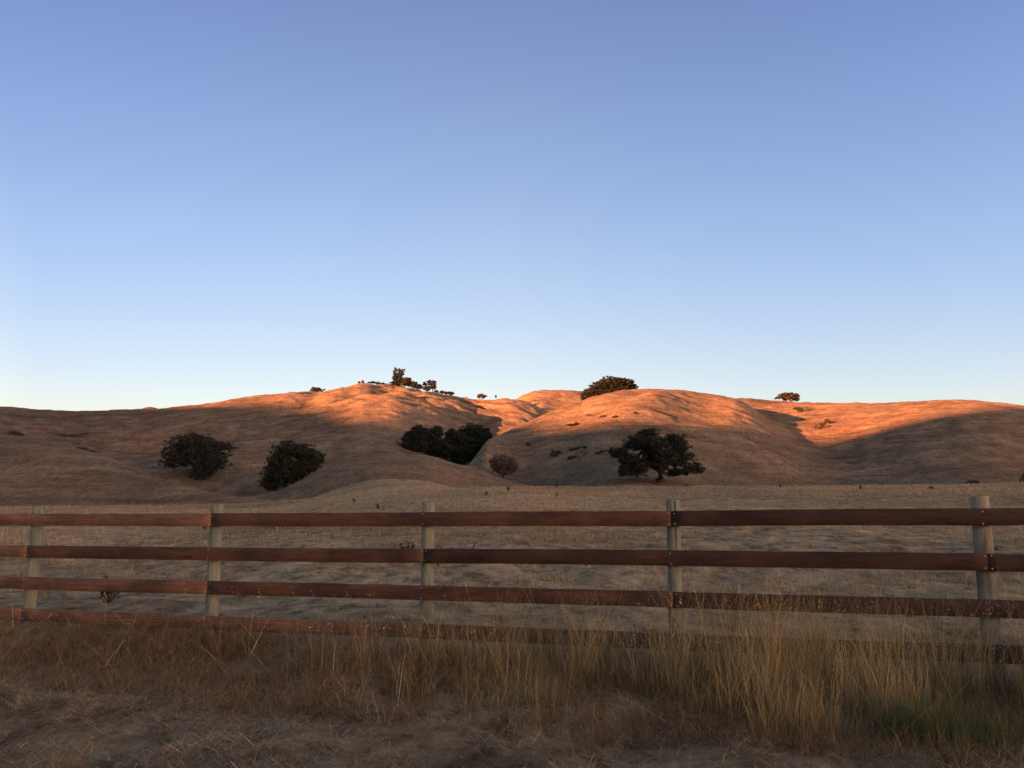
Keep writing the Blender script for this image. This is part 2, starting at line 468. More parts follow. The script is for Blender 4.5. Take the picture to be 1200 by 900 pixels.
def mat_board(name, base, dark, light, seed):
    m, nt, b = new_mat(name)
    tc = nt.nodes.new("ShaderNodeTexCoord"); oi = nt.nodes.new("ShaderNodeObjectInfo")
    cb = nt.nodes.new("ShaderNodeCombineXYZ"); mu = nt.nodes.new("ShaderNodeMath"); mu.operation = 'MULTIPLY'
    mu.inputs[1].default_value = 37.0; nt.links.new(oi.outputs["Random"], mu.inputs[0])
    for k in range(3): nt.links.new(mu.outputs[0], cb.inputs[k])
    ad = nt.nodes.new("ShaderNodeVectorMath"); ad.operation = 'ADD'
    nt.links.new(tc.outputs["Object"], ad.inputs[0]); nt.links.new(cb.outputs[0], ad.inputs[1])
    def mp(s):
        q = nt.nodes.new("ShaderNodeMapping"); q.inputs["Scale"].default_value = s
        nt.links.new(ad.outputs[0], q.inputs[0]); return q.outputs[0]
    grain = noise(nt, mp((1.2, 30, 30)), 3.0, 6, 0.65, 1.2)
    fine = noise(nt, mp((3, 160, 160)), 2.0, 4, 0.6)
    blot = noise(nt, mp((1, 2.5, 2.5)), 1.6, 4, 0.6, 0.4)
    spots = nt.nodes.new("ShaderNodeTexVoronoi"); spots.inputs["Scale"].default_value = 1.0
    nt.links.new(mp((1.3, 7, 7)), spots.inputs["Vector"])
    c = ramp(nt, grain, [(0.30, dark), (0.5, base), (0.74, light)])
    c = mix(nt, c, ramp(nt, blot, [(0.34, (0.58, 0.58, 0.62)), (0.5, (1, 1, 1)), (0.66, (1.45, 1.36, 1.26))]), 1.0, 'MULTIPLY')
    c = mix(nt, c, ramp(nt, fine, [(0.3, (0.75, 0.75, 0.75)), (0.5, (1, 1, 1)), (0.75, (1.2, 1.2, 1.2))]), 0.7, 'MULTIPLY')
    c = mix(nt, c, ramp(nt, spots.outputs["Distance"], [(0.0, (0.18, 0.14, 0.13)), (0.045, (0.35, 0.3, 0.28)), (0.085, (1, 1, 1))]), 1.0, 'MULTIPLY')
    nt.links.new(c, b.inputs["Base Color"])
    b.inputs["Roughness"].default_value = 0.72
    b.inputs["Specular IOR Level"].default_value = 0.25
    nt.links.new(bump(nt, addv(nt, grain, fine, 1.0, 0.5), 0.004, 0.6), b.inputs["Normal"])
    return m

def mat_post(name, a, bcol, ccol):
    m, nt, b = new_mat(name)
    v = mapping(nt, (18, 18, 1.4)); v2 = mapping(nt, (5, 5, 1.6)); v3 = mapping(nt, (90, 90, 4))
    g = noise(nt, v, 1.5, 6, 0.65, 0.5); bl = noise(nt, v2, 1.2, 4, 0.6, 0.5); f = noise(nt, v3, 1.0, 4, 0.6)
    c = ramp(nt, bl, [(0.36, a), (0.52, bcol), (0.68, ccol)])
    c = mix(nt, c, ramp(nt, g, [(0.3, (0.55, 0.55, 0.55)), (0.5, (1, 1, 1)), (0.75, (1.3, 1.28, 1.22))]), 0.9, 'MULTIPLY')
    c = mix(nt, c, ramp(nt, f, [(0.3, (0.75, 0.75, 0.75)), (0.55, (1.05, 1.05, 1.05))]), 0.8, 'MULTIPLY')
    nt.links.new(c, b.inputs["Base Color"])
    nt.links.new(bump(nt, addv(nt, g, f, 1.0, 0.6), 0.006, 0.7), b.inputs["Normal"])
    b.inputs["Roughness"].default_value = 0.85
    return m

def mat_flat(name, c1, c2, scale=8, rough=0.9, metal=0.0):
    m, nt, b = new_mat(name)
    f = noise(nt, mapping(nt), scale, 5, 0.65)
    nt.links.new(ramp(nt, f, [(0.3, c1), (0.7, c2)]), b.inputs["Base Color"])
    nt.links.new(bump(nt, f, 0.03, 0.6), b.inputs["Normal"])
    b.inputs["Roughness"].default_value = rough; b.inputs["Metallic"].default_value = metal
    return m

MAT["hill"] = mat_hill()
MAT["soil"] = mat_soil()
MAT["straw"] = mat_tint("dry_straw", 0.25, 0.7, 0.2)
MAT["leaf"] = mat_tint("tree_leaves", 0.12, 0.65, 0.2)
MAT["bark"] = mat_flat("oak_bark", (0.028, 0.023, 0.019), (0.065, 0.054, 0.045), 3)
MAT["board_red"] = mat_board("stained_board_sheen", (0.134, 0.076, 0.046), (0.075, 0.036, 0.021), (0.215, 0.125, 0.076), 1)  # one stain; left boards' weathered sunset sheen is put into the colour
MAT["board_mid"] = mat_board("stained_board_half_sheen", (0.078, 0.040, 0.026), (0.046, 0.021, 0.014), (0.130, 0.068, 0.042), 2)
MAT["board_dark"] = mat_board("stained_board_no_sheen", (0.044, 0.023, 0.016), (0.025, 0.013, 0.010), (0.070, 0.039, 0.027), 3)
MAT["post_green"] = mat_post("green_treated_post", (0.120, 0.150, 0.122), (0.175, 0.198, 0.155), (0.235, 0.215, 0.155))
MAT["post_grey"] = mat_post("grey_weathered_post", (0.140, 0.135, 0.120), (0.230, 0.210, 0.170), (0.310, 0.270, 0.205))
MAT["nail"] = mat_flat("galvanised_nail", (0.42, 0.42, 0.42), (0.6, 0.6, 0.6), 40, 0.45, 0.6)

# ------------------------------------------------------------------ fence
def fpt(t, off=0.0):
    """point on the fence line t metres left of the right-hand visible post; off > 0 is toward the camera"""
    return (FX + FDX * t - math.sin(FTH) * off, FY + FDY * t - math.cos(FTH) * off)

def rail_z(t):                                       # top of the top board
    return EYE + 0.0088 - 0.0059 * t

def t_for_px(px):
    """distance along the fence where it passes a photo column"""
    k = (px - 600) / F
    t = 0.0
    for it in range(20):
        x, y = fpt(t); d = y * CP
        t += (x - k * d) / (math.cos(FTH) + k * math.sin(FTH) * CP) * 1.0
    return t

POST_T = {"p1": t_for_px(39), "p2": t_for_px(250.5), "p3": t_for_px(499), "p4": t_for_px(787), "p5": t_for_px(1152)}
POST_T["p0"] = POST_T["p1"] + 2.44; POST_T["pm"] = POST_T["p0"] + 2.44
POST_T["p6"] = POST_T["p5"] - 2.44; POST_T["p7"] = POST_T["p6"] - 2.44

def make_post(parent, t, mat, top, rad, crack=None, lean=0.0, seed=0):
    x, y = fpt(t, -rad)
    zt = rail_z(t) + top; zb = -0.25
    n = 40; rows = 26
    rg = np.random.default_rng(seed)
    th = np.linspace(0, 2 * math.pi, n, endpoint=False)
    V = []
    zs = list(np.linspace(zb, zt - 0.012, rows)) + [zt - 0.004, zt, zt - 0.001]
    rs = [1.0] * rows + [0.985, 0.93, 0.0]
    ph = rg.uniform(0, 6, 4)
    for z, s in zip(zs, rs):
        k = (z - zb) / (zt - zb)
        rr = rad * s * (1.04 - 0.07 * k) * (1 + 0.018 * np.sin(2 * th + ph[0] + z) + 0.012 * np.sin(5 * th + ph[1] + 2 * z) + 0.008 * np.sin(9 * th + ph[2] - 3 * z))
        if crack is not None and s > 0.5:
            dth = (th - crack - 0.10 * math.sin(z * 3) + math.pi) % (2 * math.pi) - math.pi
            rr = rr * (1 - 0.30 * np.exp(-(dth / 0.085) ** 2) * sstep(0.45, 0.85, k))
        lx = lean * (z - zb)
        zz = z + (0.006 * np.cos(th - ph[3]) if s > 0.2 else 0)
        V.append(np.stack([x + lx + rr * np.cos(th), y + rr * np.sin(th), zz * np.ones(n)], -1))
    V = np.concatenate(V)
    m = len(zs); i = np.arange(m - 1)[:, None] * n + np.arange(n)[None, :]
    j = np.arange(m - 1)[:, None] * n + (np.arange(n)[None, :] + 1) % n
    q = np.stack([i, j, j + n, i + n], -1).reshape(-1, 4)
    return mesh_obj("post", V, q, mat, parent, smooth=True)

def make_board(parent, t0, t1, row, mat, seed=0, dz0=0.0, dz1=0.0):
    """a plank, t0 < t1, nailed to the camera side of the posts"""
    rg = np.random.default_rng(seed)
    L = t1 - t0 - 0.006; W = 0.137; T = 0.036
    ns = 40
    s = np.linspace(0, 1, ns)
    x0, y0 = fpt(t0 + 0.003, 0.019); z0 = rail_z(t0) - 0.353 * row - W / 2 + dz0
    z1 = rail_z(t1) - 0.353 * row - W / 2 + dz1
    bow = rg.uniform(-0.011, 0.008) * np.sin(s * math.pi) + 0.0015 * np.sin(s * 9 + rg.uniform(0, 6))
    cup = rg.uniform(-0.004, 0.006) * np.sin(s * math.pi * 2)
    bev = 0.0022
    prof = [(-W/2+bev, -T/2), (W/2-bev, -T/2), (W/2, -T/2+bev), (W/2, T/2-bev), (W/2-bev, T/2), (-W/2+bev, T/2), (-W/2, T/2-bev), (-W/2, -T/2+bev)]
    V = []
    for k in range(ns):
        for (a, d) in prof:
            wob = 0.0012 * math.sin(s[k] * 47 + a * 60 + seed)
            V.append((s[k] * L, d + cup[k], (z1 - z0) * s[k] + a + bow[k] + (wob if abs(a) > W/2 - 0.006 else 0)))
    V = np.array(V)
    np_ = len(prof)
    i = np.arange(ns - 1)[:, None] * np_ + np.arange(np_)[None, :]
    j = np.arange(ns - 1)[:, None] * np_ + (np.arange(np_)[None, :] + 1) % np_
    q = np.stack([i, j, j + np_, i + np_], -1).reshape(-1, 4)
    caps = np.array([list(range(np_))[::-1], [(ns - 1) * np_ + k for k in range(np_)]])
    o = mesh_obj("board", V, [q, caps], mat, parent)
    o.location = (x0, y0, z0)
    o.rotation_euler = (0, 0, math.pi - FTH)          # local +x runs to the left along the fence
    # local y then points toward the camera side: the board's outer face
    return o, (x0, y0, z0, z1, L)

def make_nail(parent, lx, lz, T=0.036):
    n = 10; th = np.linspace(0, 2 * math.pi, n, endpoint=False)
    V = []
    for r, y in ((0.0055, T/2 - 0.004), (0.0055, T/2 + 0.0015), (0.0035, T/2 + 0.003)):
        V.append(np.stack([lx + r * np.cos(th), np.full(n, y), lz + r * np.sin(th)], -1))
    V = np.concatenate(V); i = np.arange(2)[:, None] * n + np.arange(n); j = np.arange(2)[:, None] * n + (np.arange(n) + 1) % n
    q = np.stack([i, j, j + n, i + n], -1).reshape(-1, 4)
    return mesh_obj("nail", V, [q, np.array([[2 * n + k for k in range(n)]])], MAT["nail"], parent)

def build_fence():
    f = empty("rail_fence")
    tag(f, "four-rail wooden ranch fence, red-brown boards on round greenish posts, crossing the whole foreground", "fence")
    P = POST_T
    spec = [("p0", "post_green", 0.090, 0.066, None), ("p1", "post_green", 0.095, 0.066, None), ("p2", "post_green", 0.100, 0.066, None),
            ("p3", "post_green", 0.100, 0.065, None), ("p4", "post_green", 0.100, 0.064, R(275)), ("p5", "post_grey", 0.100, 0.071, None), ("p6", "post_grey", 0.10, 0.068, None)]
    lab = {"p4": "greenish post with a dark vertical crack in its top", "p5": "greyer, more weathered post at the right end"}
    for k, (n, mt, top, rad, cr) in enumerate(spec):
        o = make_post(f, P[n], MAT[mt], top, rad, cr, 0.004 * math.sin(k * 2.1), seed=k + 3)
        if n in lab: o["label"] = lab[n]
    rows = {0: [("p0", "p2", "board_red"), ("p2", "p4", "board_mid"), ("p4", "p6", "board_dark")],
            1: [("pm", "p1", "board_red"), ("p1", "p3", "board_mid"), ("p3", "p5", "board_dark"), ("p5", "p6", "board_dark")],
            2: [("pm", "p0", "board_red"), ("p0", "p2", "board_red"), ("p2", "p4", "board_mid"), ("p4", "p6", "board_dark")],
            3: [("pm", "p1", "board_red"), ("p1", "p3", "board_red"), ("p3", "p5", "board_mid"), ("p5", "p6", "board_dark")]}
    order = ["p6", "p5", "p4", "p3", "p2", "p1", "p0", "pm"]
    for row, L in rows.items():
        for (a, bb, mt) in L:
            t0, t1 = P[bb], P[a]
            o, info = make_board(f, t0, t1, row, MAT[mt], seed=row * 10 + int(t0 * 3) % 17)
            ln = info[4]
            for n in order:
                if n in ("pm",): continue
                t = P[n] - t0
                if t < -0.01 or t > (t1 - t0) + 0.01: continue
                if abs(t) < 0.02: xs = (0.022,)
                elif abs(t - (t1 - t0)) < 0.02: xs = (ln - 0.022,)
                else: xs = (t + 0.012,)
                for x_ in xs:
                    for zz in (0.048, -0.046):
                        make_nail(o, x_ + random.uniform(-.004, .004), (info[3] - info[2]) * x_ / ln + zz + random.uniform(-.006, .006))
    return f

# ------------------------------------------------------------------ grass (uncountable: stuff)
def blades(P, H, W, lean_dir, lean, cols, segs=5, droop=0.35, head=None, base_dark=0.72, stiff=False):
    """ribbon blades. P (n,3) roots, H heights, W widths, lean_dir angle, lean 0..1.5 (radians from upright at the tip)"""
    n = len(P)
    k = np.linspace(0, 1, segs + 1)[None, :]
    ang = lean[:, None] * ((0.86 + 0.14 * k) if stiff else (0.25 + 0.75 * k ** 1.3)) + droop * k ** 3 * RNG.uniform(0, 1, (n, 1))
    ds = H[:, None] / segs
    hx = np.concatenate([np.zeros((n, 1)), np.cumsum(np.sin(ang[:, 1:]) * ds, 1)], 1)
    hz = np.concatenate([np.zeros((n, 1)), np.cumsum(np.cos(ang[:, 1:]) * ds, 1)], 1)
    cx = P[:, 0:1] + hx * np.cos(lean_dir)[:, None]
    cy = P[:, 1:2] + hx * np.sin(lean_dir)[:, None]
    cz = P[:, 2:3] + np.maximum(hz, -0.0) if False else P[:, 2:3] + hz
    wdir = RNG.uniform(0, math.pi, n)
    wprof = (1 - 0.75 * k ** 1.5) * np.ones((n, 1))
    if head is not None:                                  # seed head: a swelling near the tip
        hm = head[:, None] * np.exp(-((k - 0.93) / 0.09) ** 2)
        wprof = wprof + hm
    w = W[:, None] * wprof * 0.5
    ox, oy = w * np.cos(wdir)[:, None], w * np.sin(wdir)[:, None]
    A = np.stack([cx - ox, cy - oy, cz], -1); B = np.stack([cx + ox, cy + oy, cz], -1)
    V = np.stack([A, B], 2).reshape(n, -1, 3)
    m = 2 * (segs + 1)
    f = np.array([[2 * s, 2 * s + 1, 2 * s + 3, 2 * s + 2] for s in range(segs)])
    q = (np.arange(n)[:, None, None] * m + f[None]).reshape(-1, 4)
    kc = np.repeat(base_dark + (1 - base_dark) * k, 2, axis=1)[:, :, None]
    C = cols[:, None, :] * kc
    return V.reshape(-1, 3), q, C.reshape(-1, 3)

def join(parts):
    V, Q, C, o = [], [], [], 0
    for v, q, c in parts:
        V.append(v); Q.append(q + o); C.append(c); o += len(v)
    return np.concatenate(V), np.concatenate(Q), np.concatenate(C)

PAL = np.array([[0.300, 0.185, 0.085], [0.235, 0.150, 0.078], [0.200, 0.115, 0.058], [0.260, 0.205, 0.140], [0.165, 0.130, 0.105], [0.360, 0.250, 0.130]]) * 1.5 * np.array([[0.90, 1.04, 1.05]])
def tint(n, w, jit=0.22):
    i = RNG.choice(len(PAL), n, p=np.array(w) / sum(w))
    return PAL[i] * (1 + RNG.normal(0, jit, (n, 1))).clip(0.4, 1.8)

def roots(x, y, lift=-0.01):
    return np.stack([x, y, terrain_h(x, y) + lift], -1)

def scatter_strip(n, s_lo, s_hi, t_lo, t_hi):
    """points given by t along the fence, s across it (negative = camera side)"""
    t = RNG.uniform(t_lo, t_hi, n); s = RNG.uniform(s_lo, s_hi, n)
    x = FX + FDX * t + math.sin(FTH) * s; y = FY + FDY * t + math.cos(FTH) * s
    return x, y, t, s

def spikelets(tips, n_each, size, cols):
    """small drooping oat spikelets hung round the stem tips"""
    idx = np.repeat(np.arange(len(tips)), n_each); n = len(idx)
    p = tips[idx] + RNG.normal(0, 1, (n, 3)) * np.array([0.009, 0.009, 0.034])
    d = RNG.normal(0, 1, (n, 3)) * np.array([0.35, 0.35, 0.5]); d /= np.linalg.norm(d, axis=1)[:, None]
    s = size * RNG.uniform(0.6, 1.3, n)[:, None]
    w = np.cross(d, RNG.normal(0, 1, (n, 3))); w /= np.linalg.norm(w, axis=1)[:, None] + 1e-9
    V = np.stack([p, p + d * s * 0.45 + w * s * 0.14, p + d * s, p + d * s * 0.45 - w * s * 0.14], 1).reshape(-1, 3)
    return V, np.arange(n * 4).reshape(-1, 4), np.repeat(cols[idx] * RNG.uniform(0.8, 1.25, (n, 1)), 4, 0)

def build_tall_grass():
    parts = []
    # tussocks: tall to the right, thinning out and bending over to the left
    nc = 1500
    x, y, t, s = scatter_strip(nc, -1.75, 0.10, -3.6, 13.5)
    right = sstep(8.6, 0.8, t)
    patch = fbm(x / 0.75, y / 0.75, 3, 77)
    keep = RNG.uniform(0, 1, nc) < (0.25 + 0.75 * right) * np.where(s < -0.75, 0.20 + 0.70 * right ** 2, 1.0)
    keep &= patch > -0.42 + 0.25 * sstep(-0.3, -1.3, s)
    x, y, t, s, right, patch = [a[keep] for a in (x, y, t, s, right, patch)]
    tuss_h = RNG.uniform(0.70, 1.12, len(x)); tuss_c = RNG.uniform(0.68, 1.2, (len(x), 1))
    tuss_w = RNG.uniform(0, 1, (len(x), 1))
    per = (12 + 32 * right * RNG.uniform(0.3, 1.3, len(x))).astype(int)
    idx = np.repeat(np.arange(len(x)), per); n = len(idx)
    rad = np.abs(RNG.normal(0, 0.10, n)); a = RNG.uniform(0, 2 * math.pi, n)
    bx, by = x[idx] + rad * np.cos(a), y[idx] + rad * np.sin(a)
    far_right = sstep(1.6, -1.0, t)
    rh = sstep(10.5, 4.5, t)
    hmean = ((0.12 + 0.46 * (0.75 * rh + 0.25 * right) + 0.15 * patch + 0.26 * far_right) * tuss_h)[idx] * (1 - 0.5 * sstep(-0.7, -1.6, s[idx]))
    H = hmean * RNG.uniform(0.35, 1.35, n)
    W = RNG.uniform(0.0017, 0.0038, n)
    lean = np.abs(RNG.normal(0, 0.34, n)) + (0.50 * (1 - right))[idx] * RNG.uniform(0.3, 1.4, n)
    lean = np.where(RNG.uniform(0, 1, n) < 0.14, lean + RNG.uniform(0.4, 1.0, n), lean)
    ld = np.where(RNG.uniform(0, 1, n) < 0.65, a, RNG.uniform(0, 2 * math.pi, n))
    r_ = right[idx][:, None]
    hue = tuss_w[idx]
    cols = tint(n, [4, 4, 3, 3, 1.5, 1.6], 0.34) * tuss_c[idx] * (hue * np.array([[1.0, 1.0, 0.86]]) + (1 - hue) * np.array([[1.0, 0.84, 0.66]]))
    cols = cols * np.array([[0.98, 1.06, 1.02]]) * (r_ * 1.5 + (1 - r_) * np.array([[0.80, 0.66, 0.60]]))
    parts.append(blades(roots(bx, by), H, W, ld, lean, cols, 6, 0.6, None, 0.38))
    # matted red-brown understorey that fills between the tussocks
    n = 46000
    x, y, t, s = scatter_strip(n, -2.0, 0.12, -3.6, 9.0)
    k = fbm(x / 0.6, y / 0.6, 3, 72) > -0.45
    x, y, t, s = x[k], y[k], t[k], s[k]; n = len(x)
    cols = tint(n, [2, 3, 5, 1, 3, 0.6], 0.4) * np.array([[0.76, 0.64, 0.52]])
    parts.append(blades(roots(x, y), RNG.uniform(0.08, 0.34, n) * (1 - 0.3 * sstep(-0.7, -1.4, s)), RNG.uniform(0.0018, 0.004, n), RNG.uniform(0, 6.28, n), RNG.uniform(0.3, 1.5, n), cols, 4, 0.8, None, 0.6))
    # single tall wild oat stems with seed heads standing above the rest
    n = 1350
    x, y, t, s = scatter_strip(n, -0.95, 0.05, -3.2, 9.5)
    k = (RNG.uniform(0, 1, n) < sstep(10.0, 0.0, t) ** 0.9) & (fbm(x / 0.5, y / 0.5, 2, 79) > -0.4)
    x, y, t, s = x[k], y[k], t[k], s[k]; n = len(x)
    H = RNG.uniform(0.46, 0.80, n) * (0.80 + 0.30 * sstep(6, -1, t))
    cols = tint(n, [5, 2, 1, 4, 0, 3], 0.2)
    v, q, c = blades(roots(x, y), H, np.full(n, 0.0022), RNG.uniform(0, 6.28, n), np.abs(RNG.normal(0, 0.20, n)), cols, 9, 0.8, None, 0.75)
    parts.append((v, q, c))
    tips = v.reshape(n, 20, 3)[:, 18]; t2 = v.reshape(n, 20, 3)[:, 16]
    sel = RNG.uniform(0, 1, n) < 0.62
    parts.append(spikelets(tips[sel], 3, 0.026, cols[sel] * 1.0)); parts.append(spikelets(t2[sel], 2, 0.024, cols[sel] * 0.95))
    # bent and broken stalks lying across the tussocks
    n = 620
    x, y, t, s = scatter_strip(n, -1.6, 0.0, -3.2, 12.5)
    cols = tint(n, [2, 1, 0, 4, 1, 4], 0.3) * 1.05
    P = roots(x, y, 0.04); P[:, 2] += RNG.uniform(0, 0.22, n) * sstep(-1.6, -0.6, s)
    parts.append(blades(P, RNG.uniform(0.22, 0.62, n), RNG.uniform(0.0022, 0.0042, n), RNG.uniform(0, 6.28, n), RNG.uniform(0.7, 1.55, n), cols, 6, 0.25, None, 1.0, True))
    v, q, c = join(parts)
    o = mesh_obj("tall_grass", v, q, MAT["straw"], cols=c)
    tag(o, "tall dry golden grass with seed heads growing along the fence", "grass", kind="stuff")

    # a greener tuft low in the right-hand corner
    nc = 46
    cx = RNG.normal(2.78, 0.24, nc); cy = RNG.normal(5.50, 0.16, nc)
    idx = np.repeat(np.arange(nc), 34); n = len(idx)
    bx = cx[idx] + RNG.normal(0, 0.06, n); by = cy[idx] + RNG.normal(0, 0.05, n)
    cols = np.array([[0.080, 0.108, 0.045]]) * (1 + RNG.normal(0, 0.3, (n, 1))).clip(0.4, 2) + RNG.uniform(0, 0.06, (n, 1)) * np.array([[1, 0.7, 0.3]])
    o = blades(roots(bx, by), RNG.uniform(0.08, 0.36, n), RNG.uniform(0.0025, 0.005, n), RNG.uniform(0, 6.28, n), np.abs(RNG.normal(0.3, 0.35, n)), cols, 5)
    g = mesh_obj("green_grass", o[0], o[1], MAT["straw"], cols=o[2])
    tag(g, "dull green living grass at the foot of the tall straw on the right", "grass", kind="stuff")

def build_litter():
    parts = []
    # matted straw on the verge, camera side of the fence
    n = 230000
    x = RNG.uniform(-6.5, 5.6, n); y = RNG.uniform(3.9, 10.5, n)
    s = fence_side(x, y)
    k = (s < 0.1) & (np.abs(x) < y * 0.66 + 0.5)
    x, y, s = x[k], y[k], s[k]; n = len(x)
    pt = fbm(x / 0.42, y / 0.42, 3, 51) + 0.5 * fbm(x / 0.12, y / 0.12, 2, 52)
    k = RNG.uniform(0, 1, n) < 0.42 + 0.58 * sstep(-0.5, 0.5, pt)
    x, y, s, pt = x[k], y[k], s[k], pt[k]; n = len(x)
    warm = fbm(x / 1.0, y / 1.0, 3, 53)[:, None]
    cols = tint(n, [1.5, 2, 1.5, 6, 6, 2], 0.5) * (0.78 + 0.22 * pt[:, None].clip(-1, 1))
    wk = sstep(-0.25, 0.35, warm)
    cols = cols * 1.22 * (wk * np.array([[1.0, 0.90, 0.76]]) + (1 - wk) * np.array([[0.95, 0.90, 0.80]]))
    H = RNG.uniform(0.02, 0.13, n) * (0.8 + 0.4 * sstep(-.3, .6, pt))
    lean = RNG.uniform(0.9, 1.62, n)
    P = roots(x, y, 0.0); P[:, 2] += RNG.uniform(0, 0.03, n)
    parts.append(blades(P, H, RNG.uniform(0.0016, 0.0042, n), RNG.uniform(0, 6.28, n), lean, cols, 2, 0.05, None, 0.8, True))
    # pale long straws lying on top
    n = 4500
    x = RNG.uniform(-6, 5, n); y = RNG.uniform(4.2, 9.5, n); k = fence_side(x, y) < -0.3; x, y = x[k], y[k]; n = len(x)
    cols = tint(n, [1, 0, 0, 4, 1, 4], 0.3) * 1.05
    parts.append(blades(roots(x, y, 0.03), RNG.uniform(0.05, 0.24, n), RNG.uniform(0.002, 0.0036, n), RNG.uniform(0, 6.28, n), RNG.uniform(1.35, 1.6, n), cols, 3, 0.1, None, 1.0, True))
    # low tufts
    nc = 1100
    x = RNG.uniform(-6.5, 5.0, nc); y = RNG.uniform(4.2, 10, nc)
    k = (fence_side(x, y) < -0.3) & (np.abs(x) < y * 0.66 + 0.4) & (fbm(x / 1.1, y / 1.1, 2, 61) > -0.2)
    x, y = x[k], y[k]; idx = np.repeat(np.arange(len(x)), 40); n = len(idx)
    sz = RNG.uniform(0.4, 1.25, len(x))[idx]; br = RNG.uniform(0.55, 1.1, (len(x), 1))[idx]
    bx = x[idx] + RNG.normal(0, 0.035, n) * sz; by = y[idx] + RNG.normal(0, 0.035, n) * sz
    cols = tint(n, [2, 3, 4, 3, 3, 1], 0.35) * br * np.array([[0.88, 0.76, 0.62]])
    parts.append(blades(roots(bx, by), RNG.uniform(0.03, 0.14, n) * sz, RNG.uniform(0.0018, 0.0034, n), RNG.uniform(0, 6.28, n), np.abs(RNG.normal(0.5, 0.5, n)), cols, 3, 0.2, None, 0.5, True))
    # reddish collapsed straw under the fence on the left
    n = 30000
    x, y, t, s = scatter_strip(n, -1.8, 0.12, 3.6, 13.8)
    k = (fbm(x / 0.6, y / 0.6, 3, 71) > -0.30 + 0.5 * sstep(-0.9, -1.7, s)) & (RNG.uniform(0, 1, n) < sstep(3.5, 7, t))
    x, y, t, s = x[k], y[k], t[k], s[k]; n = len(x)
    blot = fbm(x / 0.35, y / 0.35, 2, 74)[:, None]
    cols = tint(n, [3, 3, 4, 2, 2, 1.5], 0.4) * np.array([[0.84, 0.70, 0.60]]) * (1 + 0.35 * blot)
    wave = fbm(x / 0.8, y / 0.8, 2, 75)
    parts.append(blades(roots(x, y, 0.0), RNG.uniform(0.10, 0.42, n) * (1 - 0.60 * sstep(-0.35, -1.3, s)) * (0.8 + 0.4 * blot[:, 0]), RNG.uniform(0.0018, 0.0036, n), wave * 3 + RNG.normal(0.3, 0.9, n), RNG.uniform(0.6, 1.6, n), cols, 5, 0.35, None, 0.6, True))
    v, q, c = join(parts)
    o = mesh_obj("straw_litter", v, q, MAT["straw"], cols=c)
    tag(o, "matted dead straw and short stubble covering the verge in front of the fence", "straw", kind="stuff")

